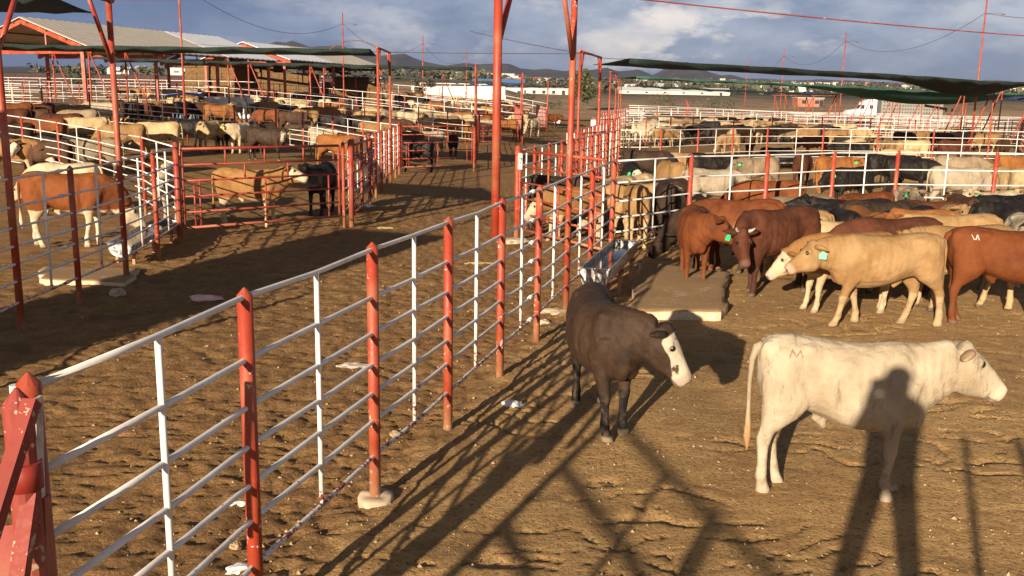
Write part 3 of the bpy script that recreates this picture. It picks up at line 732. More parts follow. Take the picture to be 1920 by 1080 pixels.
for px, y, lab in [(1840, 66, 'big A-shaped red support where the fences converge'), (1785, 92, 'A-shaped red support left of the biggest one, with a red beam'), (1700, 84, 'A-shaped red support in front of the grey trailer'),
                   (1660, 88, 'A-shaped red support over the front of the grey trailer'), (1590, 96, 'A-shaped red support behind the truck nose'), (1545, 108, 'A-shaped red support left of the truck'),
                   (1490, 118, 'A-shaped red support under the blue net end'), (1470, 120, 'A-shaped red support next to the blue net end'), (1900, 58, 'A-shaped red support cut by the picture edge')]:
    p = dep(px, 210, y); aframe(lab, p.x, y, lean=-1.6 if px > 1500 else 1.2, h=4.4 if y < 70 else 4.0)
for px, y, lab in [(105, 62, 'red raking strut pair left of the barn column'), (240, 56, 'red raking strut beside the yellow feed'), (430, 62, 'red raking strut beside the white trailer'), (468, 64, 'red raking strut behind the white trailer'),
                   (583, 70, 'red raking strut before the hay stack'), (608, 72, 'second red raking strut before the hay stack'), (712, 92, 'far red raking strut at the white wall end'), (830, 96, 'far red raking strut before the white wall'), (172, 54, 'red raking strut at the barn corner')]:
    p = dep(px, 190, y); T = thing('net_strut', lab, 'strut', (p.x, y, tz(p.x, y)), 'red raking struts of the left pens')
    P = MB(); P.tube([(0, 0, -.1), (0, 0, 4.0)], .05, 7); P.build('post', [RED], T)
    P = MB(); P.tube([(1.7, -.3, 0), (0, 0, 4.0)], .04, 7); P.build('stay', [RED], T)

# ------------------------------------------------------------------ shade nets
for m_ in (NETD, NETG, NETB, NETK):                       # woven cloth lets some light through
    nt_ = m_.node_tree; b_ = nt_.nodes['Principled BSDF']; o_ = nt_.nodes['Material Output']
    tr = nd(nt_, 'ShaderNodeBsdfTransparent'); tl = nd(nt_, 'ShaderNodeBsdfTranslucent'); mx = nd(nt_, 'ShaderNodeMixShader'); mx2 = nd(nt_, 'ShaderNodeMixShader')
    lk(nt_, b_.inputs['Base Color'].links[0].from_socket, tl.inputs[0]); mx.inputs[0].default_value = .3; lk(nt_, b_.outputs[0], mx.inputs[1]); lk(nt_, tl.outputs[0], mx.inputs[2])
    wv = noise(nt_, 5, 5, geo_pos(nt_), .7); lk(nt_, ramp(nt_, wv, [(.35, (.03, .03, .03)), (.75, (.22, .22, .22))]), mx2.inputs[0]); lk(nt_, mx.outputs[0], mx2.inputs[1]); lk(nt_, tr.outputs[0], mx2.inputs[2]); lk(nt_, mx2.outputs[0], o_.inputs['Surface'])
def net(label, a, b, w, mat, sag=.15, belly=0, nb=(.3, .7), hem=.16, nu=40, group=None):
    """a, b: ends of the front edge (x, y, z); w: vector across; hanging hem along the front; belly: extra sag between nb"""
    a, b, w = Vector(a), Vector(b), Vector(w); B = MB(); nv = 8; v = []
    for i in range(nu+1):
        t = i/nu; s = sag*.25*math.sin(math.pi*((t*5) % 1))+sag*1.5*t*(1-t); bl = 0
        if belly: bl = belly*max(0, math.sin(math.pi*min(1, max(0, (t-nb[0])/(nb[1]-nb[0])))))**1.2
        for j in range(nv+1):
            q = j/nv; p = a.lerp(b, t)+w*q-Vector((0, 0, s+(sag*.4+bl)*math.sin(math.pi*q)**.8+bl*.12))
            p.z += .012*math.sin(t*61+q*5)
            v.append(p)
    f = [(i*(nv+1)+j, (i+1)*(nv+1)+j, (i+1)*(nv+1)+j+1, i*(nv+1)+j+1) for i in range(nu) for j in range(nv)]
    k = len(v); row = [v[i*(nv+1)] for i in range(nu+1)]
    hemv = [p+Vector((0, 0, -hem*(.7+.3*math.sin(i*1.9)))) for i, p in enumerate(row)]
    f += [(i*(nv+1), k+i, k+i+1, (i+1)*(nv+1)) for i in range(nu)]
    B.add(v+hemv, f, 0, True); o = B.build('shade_net', [mat]); 
    md = o.modifiers.new('thick', 'SOLIDIFY'); md.thickness = .02
    return tag(o, label, 'shade net', group)
GN = 'shade nets strung over the pens'
net('long black-green shade net crossing the sky above the right pens', (3.95, 33.5, 4.52), (36, 62, 4.70), (-1.0, 3.2, -.10), NETD, .10, .72, (.52, .90), .24, group=GN)
net('green sagging shade net below the long black-green one', (6.6, 52.5, 4.42), (46, 76, 4.15), (-1, 4, 0), NETG, .10, .85, (.32, .86), .16, group=GN)
net('thin dark shade net in front of the long white wall roof', (10.5, 82, 4.5), (36, 96, 4.2), (0, 4, 0), NETD, .25, 0, hem=.25, group=GN)
net('blue shade net behind the truck roof', (34, 112, 4.6), (75, 118, 4.3), (0, 4, 0), NETB, .4, 0, hem=.35, group=GN)
net('narrow blue shade net at the edge over the receding fences', (36, 78, 4.2), (52, 80, 3.9), (0, 4, 0), NETB, .2, 0, hem=.3, group=GN)
net('dark green shade net hiding the barn eaves', (-4.75, 31.2, 4.56), (-26, 36.5, 4.75), (-.5, 5.0, 0), NETD, .04, 0, hem=.16, group=GN)
net('thin dark green shade net across the barn columns', (-2.2, 46.5, 4.55), (-24, 54, 5.0), (0, 4.5, 0), NETD, .12, 0, hem=.2, group=GN)
net('grey shade net above the long white wall', (1.5, 84, 4.55), (-18, 92, 5.6), (0, 6, 0), NETK, .45, 0, hem=.35, group=GN)
net('small grey net behind the near pole', (5.5, 104, 4.9), (-3.5, 101, 5.0), (0, 5, 0), NETK, .6, 0, hem=.3, group=GN)
net('dark green shade net end at the top corner by the barn frame', (-6.75, 13.6, 4.42), (-14.5, 16.2, 4.62), (-.8, 3.6, 0), NETD, .06, 0, hem=.2, group=GN)
# ------------------------------------------------------------------ light poles and cables
def light_pole(label, x, y, h=9.4, r=.055, arm=True):
    z = tz(x, y); T = thing('light_pole', label, 'pole', (x, y, z), 'red light poles with sagging wires')
    P = MB(); P.tube([(0, 0, -.2), (0, 0, h-z)], [r*1.2, r*.8], 8); P.build('pole', [RED], T)
    if arm:
        P = MB(); P.tube([(0, 0, h-z-.9), (.55, -.1, h-z-.8), (1.0, -.15, h-z-.85)], .015, 6); P.build('lamp_arm', [RUST], T)
        P = MB(); P.ball((1.0, -.16, h-z-.88), .08, 1.6, .8, .5); P.build('lamp_head', [RUST], T)
def cable(label, a, b, sag, r=.012, mat=None, n=24, group=None):
    a, b = Vector(a), Vector(b); P = MB()
    P.tube([a.lerp(b, i/n)-Vector((0, 0, sag*4*(i/n)*(1-i/n))) for i in range(n+1)], r, 5)
    return tag(P.build('cable', [mat or WIREM]), label, 'cable', group)
LPl = [(-17.4, 50), (-13.5, 75), (-9.7, 100), (-6.5, 126)]; LPr = [(28.0, 58.0), (29.0, 85.0), (31.2, 112.0), (33.5, 139.0)]
for (x, y), l in zip(LPl, ['tall red light pole between the barns, running out of the top', 'red light pole at the end of the second barn roof', 'thin light pole over the long white wall', 'thinnest light pole left of the near red pole']):
    light_pole(l, x, y)
for (x, y), l in zip(LPr, ['tallest red light pole passing behind the green net', 'red light pole behind the middle of the black-green net', 'short far light pole over the flat-topped hill side', 'farthest light pole of the right row']):
    light_pole(l, x, y)
for pts, nm_ in ((LPl, 'left'), (LPr, 'right')):
    for i, (a, b) in enumerate(zip(pts, pts[1:])):
        cable('sagging lamp wire between %s light poles' % ['the two nearest', 'the middle', 'the two farthest'][i]+(' over the barns' if nm_ == 'left' else ' over the nets'), (a[0], a[1], 8.6), (b[0], b[1], 8.6), 1.5, .013, group='sagging lamp wires')
cable('lamp wire leaving the tallest right light pole out of the picture', (28, 58, 8.6), (27, 31, 8.6), 1.2, .014)
cable('lamp wire coming into the picture over the big barn', (-17.4, 50, 8.6), (-21, 26, 8.6), 1.2, .014)
t1 = Vector((-6.37, 15.28, 4.47)); t2 = Vector((.82, 13.5, 4.51))
cable('thin rusty cable from the left shade frame to the tall near frame', t1, t2, .03, .011, RED)
cable('thin rusty cable from the tall near frame out to the right', t2, dep(1960, 70, 19.5), .04, .011, RED)
cable('upper grey cable above the far nets', (-2.2, 46, 6.2), (2.4, 29.5, 4.4), .05, .012)
cable('grey cable from the hay barn to the frame by the tree', (-20, 60, 6.1), (2.2, 28.8, 4.42), .15, .012)
cable('net guy wires at the black-green net end', (2.75, 31.3, 4.42), (3.95, 33.5, 4.5), .02, .010)
cable('net rope from the short fence frame to the dark green net', (-4.4, 30.3, 4.6), (-6.2, 31.6, 4.5), -.25, .016, RUST)

# ------------------------------------------------------------------ barns
ROOFB = simple_mat('roof_sheet_beige', (.50, .45, .38), .55, .12, 1.4, metal=.15, bmp=.05)
ROOFW = simple_mat('roof_sheet_white', (.66, .69, .74), .5, .08, 1.4, metal=.15, bmp=.05)
UNDER = simple_mat('roof_underside', (.16, .105, .06), .9, .3, 2)
def barn(label, ridge0, ridge1, half, drop, splits, cols, over=.5):
    """open gabled hay barn; ridge points in world, half width, eave drop"""
    r0, r1 = Vector(ridge0), Vector(ridge1); ax = (r1-r0); ax.z = 0; L = ax.length; ax.normalize(); pr = Vector((ax.y, -ax.x, 0))
    z0 = tz(r0.x, r0.y); T = thing('hay_barn', label, 'barn', (r0.x, r0.y, z0))
    o = T.location; P0 = r0-o; P1 = r1-o
    E = lambda s, t, dz=0: P0.lerp(P1, t)+pr*(s*half)+Vector((0, 0, -drop+dz))
    for t0, t1, m in splits:
        for s in (-1, 1):
            B = MB(); a, b, c, d = P0.lerp(P1, t0), P0.lerp(P1, t1), E(s, t1), E(s, t0)
            up = Vector((0, 0, .06)); nu = max(8, int((t1-t0)*L/.28)); v = []
            for i in range(nu+1):                        # corrugated sheet
                q = i/nu; w = Vector((0, 0, .035*(i % 2)))
                v += [a.lerp(b, q)+w+up, d.lerp(c, q)+w+up, a.lerp(b, q)+w, d.lerp(c, q)+w]
            f = []
            for i in range(nu): f += [(4*i, 4*i+1, 4*i+5, 4*i+4), (4*i+2, 4*i+6, 4*i+7, 4*i+3), (4*i+1, 4*i+3, 4*i+7, 4*i+5)]
            f += [(0, 2, 3, 1), (4*nu, 4*nu+1, 4*nu+3, 4*nu+2)]
            B.add(v, f, 0); B.build('roof', [m], T)
    for t in cols:                                        # trusses and columns
        B = MB(); a = P0.lerp(P1, t)-Vector((0, 0, .22)); l, r_ = E(-1, t, -.22), E(1, t, -.22)
        B.bar(a, l, .16, .26); B.bar(a, r_, .16, .26); B.bar(l.lerp(r_, .06), l.lerp(r_, .94), .14, .22)
        for q in (.33, .67): B.bar(l.lerp(r_, q), a.lerp(l if q < .5 else r_, .34), .08)
        B.build('truss', [DKRED if t > .02 else RED], T)
        for s in (-.86, .86):
            p = P0.lerp(P1, t)+pr*(s*half); C = MB(); C.bar((p.x, p.y, -1.5), (p.x, p.y, P0.z-drop*.9-.25), .2, .2)
            C.build('column', [RED], T)
    B = MB()
    for s in (-1, 1):
        for q in (.1, .38, .66, .94): B.bar(P0.lerp(E(s, 0), q)-Vector((0, 0, .11)), P1.lerp(E(s, 1), q)-Vector((0, 0, .11)), .07, .1)
    B.build('purlins', [UNDER], T)
    return T
barn('big open barn with a pale beige and white gabled roof', (-30.9, 60, 7.5), (-23.6, 76, 7.45), 5.9, 1.85, [(0, .68, ROOFB), (.685, 1, ROOFW)], (0.01, .34, .67, .99))
barn('second open barn sheltering the hay, half white half beige roof', (-24.2, 85, 7.6), (-18, 98, 7.5), 5.2, 1.55, [(0, .42, ROOFW), (.425, 1, ROOFB)], (0.01, .25, .5, .75, .99))
def hay_stack(label, p0, p1, depth, h, seed=0):
    p0, p1 = Vector((*p0, 0)), Vector((*p1, 0)); d = p1-p0; L = d.length; d.normalize(); nrm = Vector((-d.y, d.x, 0)); B = MB(); rr = random.Random(seed)
    z0 = min(tz(p0.x, p0.y), tz(p1.x, p1.y)); n = max(1, int(L/1.15)); m = max(1, int((h)/.5)); rz = math.atan2(d.y, d.x)
    for i in range(n):
        for k in range(m):
            if k == m-1 and rr.random() < .25: continue
            c = d*((i+.5)*L/n)+nrm*(depth/2+rr.uniform(-.08, .08))+Vector((0, 0, (k+.5)*h/m))
            B.box(c, (L/n*rr.uniform(.95, .99), depth, h/m*.965), rz+rr.uniform(-.02, .02))
    return tag(B.build('hay_stack', [HAY], None, (p0.x, p0.y, z0)), label, 'hay stack', 'brown hay stacks of the barns')
hay_stack('brown hay stack under the left end of the second barn', (-30.5, 88), (-25.6, 87), 4, 3.7, 1)
hay_stack('brown hay stack in the middle of the second barn', (-25.2, 90), (-19.3, 90), 4, 3.6, 2)
hay_stack('brown hay stack at the right end of the second barn', (-18.9, 93), (-13.2, 94), 4, 3.2, 3)
hay_stack('low heap of hay bales by the raking struts of the big barn', (-25, 60), (-19.5, 61), 2, 1.2, 4)
def heap(label, x, y, rx, ry, h, mat, cat, seed=0, name='feed_heap'):
    n = 26; g = np.linspace(-1, 1, n); U, V = np.meshgrid(g, g); rr = np.sqrt(U*U+V*V)
    Hh = np.clip(1-rr, 0, 1)**.7*h*(.7+.6*fbm(U*2+seed, V*2, 3, seed)); v = [(U[i, j]*rx, V[i, j]*ry, Hh[i, j]-.05) for i in range(n) for j in range(n)]
    f = [(i*n+j, i*n+j+1, (i+1)*n+j+1, (i+1)*n+j) for i in range(n-1) for j in range(n-1)]
    return tag(link(name, mesh_from(v, f, name, True, mat), None, (x, y, tz(x, y))), label, cat)
FEED = simple_mat('yellow_feed', (.46, .29, .10), .95, .3, 6, bmp=.6)
heap('long yellow heap of feed behind the left pens', -33, 53, 10, 2.5, 1.1, FEED, 'feed heap', 3)
heap('small yellow heap of feed beside the barn columns', -21.5, 54, 2.0, 1.4, 1.1, FEED, 'feed heap', 5)
# long dark wall behind the barn
DARKW = simple_mat('dark_maroon_sheet', (.060, .030, .028), .9, .25, .5)
B = MB(); o_ = Vector((-72, 122, dep(100, 137, 122).z-6.15))
for i in range(26):
    B.box((i*1.96+.97, i*.15, 3.1), (1.94, .25, 6.0+.12*math.sin(i*1.3)), .08)
tag(B.build('sheet_wall', [DARKW], None, o_), 'long dark maroon sheet wall behind the big barn', 'wall')
# white feed trailer with blue tarp beside it
def trailer(x, y, rz):
    z = tz(x, y); T = thing('feed_trailer', 'white boxy feed trailer with a round hatch behind the rails', 'trailer', (x, y, z-.55), None, rz); T.scale = (.72, .72, .85)
    m = simple_mat('trailer_white', (.55, .58, .60), .5, .2, 2)
    B = MB(); B.box((0, 0, 1.55), (4.0, 1.9, 1.5)); B.box((0, 0, 2.36), (3.8, 1.75, .08))

    for k in range(-3, 4): B.box((k*.6, -.97, 1.55), (.05, .05, 1.45))
    B.build('body', [m], T)
    B = MB(); B.tube([(1.35, -.96, 1.6), (1.35, -1.03, 1.6)], [.45, .45], 16); B.build('hatch', [GALV], T)
    for sx_ in (-1.2, 1.2):
        for sy in (-.8, .8): B = MB(); B.tube([(sx_, sy-.12, .45), (sx_, sy+.12, .45)], .45, 14); B.build('wheel', [RUST], T)
trailer(-18.9, 63, .1)
TARP = simple_mat('blue_tarp', (.03, .12, .42), .5, .25, 2)
def tarp(x, y):
    z = tz(x, y); T = thing('tarp_shelter', 'bright blue tarp stretched over a low frame beside the white trailer', 'tarp', (x, y, z-.4)); T.scale = (.7, .7, .9); B = MB(); n = 8; v = []
    for i in range(n+1):
        for j in range(n+1): v.append((-1.6+3.2*i/n, -1+2*j/n, 2.05+.16*math.sin(math.pi*i/n)-.12*math.sin(math.pi*j/n*2)*.5))
    B.add(v, [(i*(n+1)+j, (i+1)*(n+1)+j, (i+1)*(n+1)+j+1, i*(n+1)+j+1) for i in range(n) for j in range(n)], 0, True); t = B.build('tarp', [TARP], T)
    t.modifiers.new('s', 'SOLIDIFY').thickness = .03
    for a in (-1.5, 1.5):
        for b in (-.9, .9): P = MB(); P.tube([(a, b, 0), (a, b, 2.05)], .03, 6); P.build('leg', [RUST], T)
    P = MB(); P.box((0, 0, .7), (2.6, 1.5, .9)); P.box((0, 0, 1.2), (2.2, 1.2, .2)); P.build('crate', [simple_mat('dark_blue_paint', (.05, .10, .2), .5)], T)
tarp(-21.2, 61)

# ------------------------------------------------------------------ far buildings
WALLW = simple_mat('white_wall', (.56, .53, .50), .8, .08, .3); PALE = simple_mat('pale_wall', (.60, .53, .45), .8, .15, .5)
BLUER = simple_mat('blue_roof', (.07, .16, .36), .5, .15, .2); DGLASS = simple_mat('dark_opening', (.03, .035, .045), .3, .1)
GREYR = simple_mat('grey_roof', (.42, .42, .43), .6, .15, .3); BRICK = simple_mat('brick_wall', (.34, .15, .09), .9, .2, .5)
def house(label, x, y, w, d, h, wall, roof, rz=0, gable=True, z=None, group=None, cat='house', name='house', rh=None):
    z = tz(x, y) if z is None else z; rh = rh or (.22*d if gable else .12); B = MB()
    T = tag(bpy.data.objects.new(name, None), label, cat, group); COL.objects.link(T); T.location = (x, y, z); T.rotation_euler = (0, 0, rz)
    B.box((0, 0, h/2-1), (w, d, h+2)); B.build('wall', [wall], T)
    B = MB(); e = .3
    if gable:
        v = [(-w/2-e, -d/2-e, h), (w/2+e, -d/2-e, h), (w/2+e, d/2+e, h), (-w/2-e, d/2+e, h), (-w/2-e, 0, h+rh), (w/2+e, 0, h+rh)]
        B.add(v, [(0, 1, 5, 4), (2, 3, 4, 5), (1, 2, 5), (3, 0, 4), (0, 3, 2, 1)], 0)
    else: B.box((0, 0, h+.1), (w+.4, d+.4, .22))
    B.build('roof', [roof], T)
    n = 1 if y > 500 else min(6, max(1, int(w/3.2)))
    for i in range(n): B = MB(); B.box((-w/2+(i+.5)*w/n, -d/2-.02, h*.55), (min(1.1, w/n*.4) if n > 1 else w*.3, .06, min(1.2, h*.4))); B.build('window', [DGLASS], T)
    B = MB(); B.box((w*.42, -d/2-.02, min(1.1, h*.4)), (1.0, .07, min(2.2, h*.8))); B.build('door', [DGLASS], T)
    return T
# long white wall with vehicles' racks above it
B = MB(); p = dep(772, 170, 185); q = dep(948, 170, 178); z_ = tz(p.x, p.y)
ht = dep(772, 160.5, 185).z-z_; B.box(((q.x-p.x)/2, (q.y-p.y)/2, ht/2-.5), (Vector((q.x-p.x, q.y-p.y)).length, .35, ht+1), math.atan2(q.y-p.y, q.x-p.x)); tag(B.build('boundary_wall', [WALLW], None, (p.x, p.y, z_)), 'long white wall beyond the left pens', 'wall')
B = MB(); p = dep(760, 160, 192)
for i in range(6): B.bar((3+i*3, 0, 0), (3+i*3, 0, 1.9), .14)
for z in (1.2, 1.9): B.bar((3, 0, z), (18, 0, z), .16)
tag(B.build('loading_rack', [WALLW], None, (p.x, p.y, 4.1)), 'white pipe rack showing over the long white wall', 'rack')
p = dep(935, 165, 300); house('big building with a bright blue roof beyond the pens', p.x, p.y, 16, 9, 3.6, WALLW, BLUER, 0, True, dep(935, 170, 300).z-2.6, None, 'building', 'warehouse', 2.6)
p = dep(1010, 168, 330); house('low pale warehouse beside the blue roofed building', p.x, p.y, 20, 9, 2.6, PALE, GREYR, 0, False, dep(1010, 175, 330).z-1, None, 'building', 'warehouse')
p = dep(1262, 172, 420); house('long low white roofed sheds at the edge of the plain', p.x, p.y, 48, 10, 1.6, PALE, simple_mat('white_roof', (.52, .54, .56), .6, .06, .2), R(-3), True, dep(1262, 178, 420).z, None, 'building', 'warehouse', 1.6)
p = dep(1515, 186, 260); house('small dark red brick shed on the plain left of the truck', p.x, p.y, 7, 5, 2.2, BRICK, GREYR, 0, False, None, None, 'shed', 'shed')
walls = [WALLW, PALE, simple_mat('cream_wall', (.62, .55, .42), .8, .1, .4), simple_mat('terracotta_wall', (.42, .20, .12), .8, .15, .4)]
roofs = [GREYR, BRICK, MATS['white_roof'], PALE]
rr = random.Random(5)
labs = ['tiny white house of the distant town on the slope', 'tiny pale house of the distant town on the slope', 'tiny cream house of the distant town on the slope', 'tiny terracotta house of the distant town on the slope']
for i in range(250):
    y = 520+1500*rr.random()**.8; x = rr.uniform(-.46, .54)*y
    w = rr.uniform(6, 14) if rr.random() < .9 else rr.uniform(25, 45)
    k = rr.choice([0, 0, 1, 2, 2, 3])
    house(labs[k], x, y, w, rr.uniform(5, 9), rr.uniform(2.4, 4.5), walls[k], rr.choice(roofs), rr.uniform(-.5, .5), rr.random() < .4, float(Z[np.argmin(abs(ys-y)), np.argmin(abs(xs-x))]), 'houses of the distant town: '+labs[k].split()[1])

# ------------------------------------------------------------------ hills
HILLM = simple_mat('scrub_hill', (.045, .043, .036), .95, .45, .012, bmp=0)
def hill(label, prof, depth, thick, seed):
    pts = [dep(px, py, depth) for px, py in prof]; X = np.array([p.x for p in pts]); Hh = np.array([p.z for p in pts])
    gx = np.linspace(X[0], X[-1], 260); gy = np.linspace(-1, 1, 70); top_ = np.interp(gx, X, Hh); base = float(terrain(0, depth))*.8-20
    U, V = np.meshgrid(gx, gy)
    sh = np.clip(1-np.abs(V), 0, 1)**.85; rough = (fbm(U/160, V*4+seed, 5, seed)-.5)
    hz = base+(top_[None, :]-base)*sh*(1+rough*.55*np.abs(V)*(1-np.abs(V))*4)+(fbm(U/38, V*9, 3, seed+4)-.5)*5*sh
    v = np.stack([U, depth+V*thick, hz], -1).reshape(-1, 3); nx_, ny_ = len(gx), len(gy)
    f = [(j*nx_+i, j*nx_+i+1, (j+1)*nx_+i+1, (j+1)*nx_+i) for j in range(ny_-1) for i in range(nx_-1)]
    o = link('hills', mesh_from(v.tolist(), f, 'hills', True, HILLM)); tag(o, label, 'hills', kind='structure')
hill('dark rugged far ridge behind the hay barns', [(-700, 150), (-300, 128), (0, 124), (180, 124), (300, 130), (400, 104), (480, 92), (500, 84), (518, 77), (535, 79), (548, 76), (562, 81), (580, 87), (610, 85), (640, 85), (665, 93), (700, 102), (760, 118), (800, 132), (850, 150)], 2900, 420, 3)
hill('long purple grey range of hills behind the town', [(560, 155), (640, 128), (700, 106), (730, 101), (758, 100), (775, 108), (800, 117), (835, 122), (870, 119), (900, 121), (935, 118), (955, 119), (975, 127), (1000, 131), (1025, 129), (1060, 133), (1095, 132), (1137, 127), (1160, 134), (1195, 130), (1218, 138), (1240, 146), (1260, 156)], 2600, 380, 9)
hill('flat topped hill above the black shade net', [(1120, 162), (1200, 146), (1232, 138), (1252, 126), (1266, 117), (1290, 115.5), (1302, 121), (1330, 135), (1352, 142), (1368, 140), (1400, 148), (1430, 147), (1470, 151), (1540, 149), (1620, 152), (1720, 158), (1800, 153), (1845, 150), (1870, 149), (1900, 154), (2000, 160), (2300, 168)], 2500, 360, 15)

# ------------------------------------------------------------------ vegetation
def leaf_mat(name, a, b_):
    m, nt, b = new_mat(name); n = noise(nt, 1.3, 3, geo_pos(nt)); lk(nt, ramp(nt, n, [(.35, a), (.65, b_)]), b.inputs['Base Color']); b.inputs['Roughness'].default_value = .8
    return m
LEAFA = leaf_mat('olive_leaves', (.045, .055, .02), (.12, .115, .045)); LEAFB = leaf_mat('dusty_leaves', (.05, .052, .03), (.10, .095, .055)); BARK = simple_mat('bark', (.13, .09, .06), .95, .3, 6)
def leaves(B, c, r, n, rr, s=.2, sz=1.0):
    for _ in range(n):
        u = Vector((rr.gauss(0, 1), rr.gauss(0, 1), rr.gauss(0, 1))).normalized()*r*rr.random()**.45; u.z *= sz; p = Vector(c)+u
        a = Vector((rr.gauss(0, 1), rr.gauss(0, 1), rr.gauss(0, .7))).normalized(); b = a.cross(Vector((rr.gauss(0, 1), rr.gauss(0, 1), 1))).normalized()
        k = s*rr.uniform(.6, 1.3); B.add([p-a*k, p+b*k*.45, p+a*k, p-b*k*.45], [(0, 1, 2, 3)], 0)
def tree(label, x, y, h, w, n=2600, seed=1, mat=None, s=.28, tall=True, cat='tree', group=None):
    rr = random.Random(seed); z = tz(x, y); T = thing('tree', label, cat, (x, y, z), group)
    B = MB(); B.tube([(0, 0, -.3), (w*.02, 0, h*.3), (-w*.02, 0, h*.65), (0, 0, h*.93)], [h*.022, h*.017, h*.010, h*.003], 8); limbs = []
    for i in range(16):
        t = rr.uniform(.22, .88); a = rr.uniform(0, 6.28); L = w*.5*(1-(t-.25)**2)*rr.uniform(.6, 1); e = Vector((math.cos(a)*L, math.sin(a)*L, h*t+L*.35)); B.tube([(0, 0, h*t), (e.x*.5, e.y*.5, h*t+L*.1), e], [h*.008, h*.005, h*.002], 5); limbs.append(e)
    B.build('trunk', [BARK], T)
    B = MB()
    for e in limbs+[Vector((rr.uniform(-.12, .12)*w, rr.uniform(-.12, .12)*w, h*t)) for t in (.55, .68, .78, .86, .94)]:
        leaves(B, e, w*rr.uniform(.13, .24), n//22, rr, s, 1.25)
    B.build('crown', [mat or LEAFA], T)
p = dep(1092, 180, 190); tree('single slender green tree beyond the alley end', p.x, p.y, 7.6, 4.6, 4200, 3, None, .26)
def bush(label, x, y, h, w, n, seed, mat=None, group=None, z=None):
    rr = random.Random(seed); z = tz(x, y) if z is None else z; T = thing('bush', label, 'bush', (x, y, z), group); B = MB()
    for i in range(7):
        a = rr.uniform(0, 6.28); B.tube([(0, 0, -.2), (math.cos(a)*w*.3, math.sin(a)*w*.3, h*.7)], [.06, .02], 5)
    B.build('stem', [BARK], T); B = MB()
    for i in range(9): leaves(B, (rr.uniform(-.4, .4)*w, rr.uniform(-.3, .3)*w, h*rr.uniform(.3, .8)), w*.22, n//9, rr, .16*h/2)
    B.build('foliage', [mat or LEAFB], T)
for px, py, y, h, w, l in [(795, 175, 150, 3.2, 3.5, 'grey green bush before the long white wall'), (670, 165, 122, 3.4, 4.5, 'bush at the end of the hay barn'), (985, 178, 200, 2.2, 5, 'low round bush on the dry plain by the near pole'),
                           (1035, 182, 190, 1.8, 4, 'low bush on the plain left of the green tree'), (1345, 186, 200, 3.2, 10, 'wide dusty bush under the thin black net'), (1255, 184, 230, 2.6, 9, 'dusty bush left of the wide one on the plain'),
                           (150, 160, 112, 2.8, 4, 'green bush before the dark maroon wall'), (375, 158, 115, 2.5, 3, 'small bush behind the big barn')]:
    p = dep(px, py, y); bush(l, p.x, p.y, h, w, 700, int(px))
B = MB(); rr = random.Random(8)
for i in range(2600):                                      # far wooded belt of the town slope
    y = 400+1700*rr.random()**.8; x = rr.uniform(-.5, .56)*y; z = float(Z[np.argmin(abs(ys-y)), np.argmin(abs(xs-x))]); h = rr.uniform(3, 7)
    for k in range(2): leaves(B, (x+rr.uniform(-1, 1)*h, y, z+h*.45), h*.55, 9, rr, h*.38, .8)
tag(B.build('town_trees', [LEAFB]), 'dark scattered trees among the houses of the far slope', 'trees', kind='stuff')

# ------------------------------------------------------------------ truck with livestock trailer
def truck():
    y = 196; a = dep(1584, 215, y); b = dep(1762, 215, y); z = tz((a.x+b.x)/2, y)-.2; L = b.x-a.x
    T = thing('livestock_truck', 'white truck with a grey perforated livestock trailer beyond the pens', 'truck', (a.x, y, z))
    W = simple_mat('truck_white', (.78, .77, .74), .35, .06, 3); A = simple_mat('trailer_alloy', (.27, .26, .23), .5, .15, 2, metal=.3); DK = DGLASS
    B = MB()  # cab profile (x along), extruded in y
    prof = [(.1, .6), (.1, 1.55), (.5, 1.85), (2.3, 2.05), (2.9, 2.95), (3.3, 3.45), (4.2, 4.0), (5.5, 4.15), (6.0, 4.1), (6.0, .7)]
    v = [(x, -1.2, z_) for x, z_ in prof]+[(x, 1.2, z_) for x, z_ in prof]; n = len(prof)
    B.add(v, [tuple(range(n)), tuple(range(2*n-1, n-1, -1))]+[(i, i+n, (i+1) % n+n, (i+1) % n) for i in range(n)], 0); B.build('cab', [W], T)
    B = MB(); B.add([(2.45, -1.215, 2.15), (3.5, -1.215, 2.15), (3.5, -1.215, 2.95), (3.0, -1.215, 2.95)], [(0, 1, 2, 3)], 0); B.build('window', [DK], T)
    B = MB(); B.box((4.9, -1.21, 2.55), (.8, .03, .75)); B.build('window', [DK], T)
    B = MB(); B.add([(2.38, -1.05, 2.18), (2.86, -1.05, 2.93), (2.86, 1.05, 2.93), (2.38, 1.05, 2.18)], [(0, 1, 2, 3)], 0); B.build('windscreen', [DK], T)
    B = MB(); x0 = 6.9; B.box(((x0+L)/2, 0, 2.45), (L-x0, 2.5, 3.2)); 
    for k in range(int((L-x0)/.55)): B.box((x0+.3+k*.55, -1.27, 2.45), (.07, .06, 3.2))
    for k in range(int((L-x0)/.55)-1):
        for zz in (1.5, 2.2, 2.9, 3.6): B.box((x0+.57+k*.55, -1.262, zz), (.2, .03, .3), mi=1)
    B.build('trailer', [A, DK], T)
    for x in (1.2, 4.6, 5.7, L-3.2, L-1.9):
        for s in (-1, 1): B = MB(); B.tube([(x, s*1.05-.15, .52), (x, s*1.05+.15, .52)], .52, 14); B.build('wheel', [INK], T)
truck()
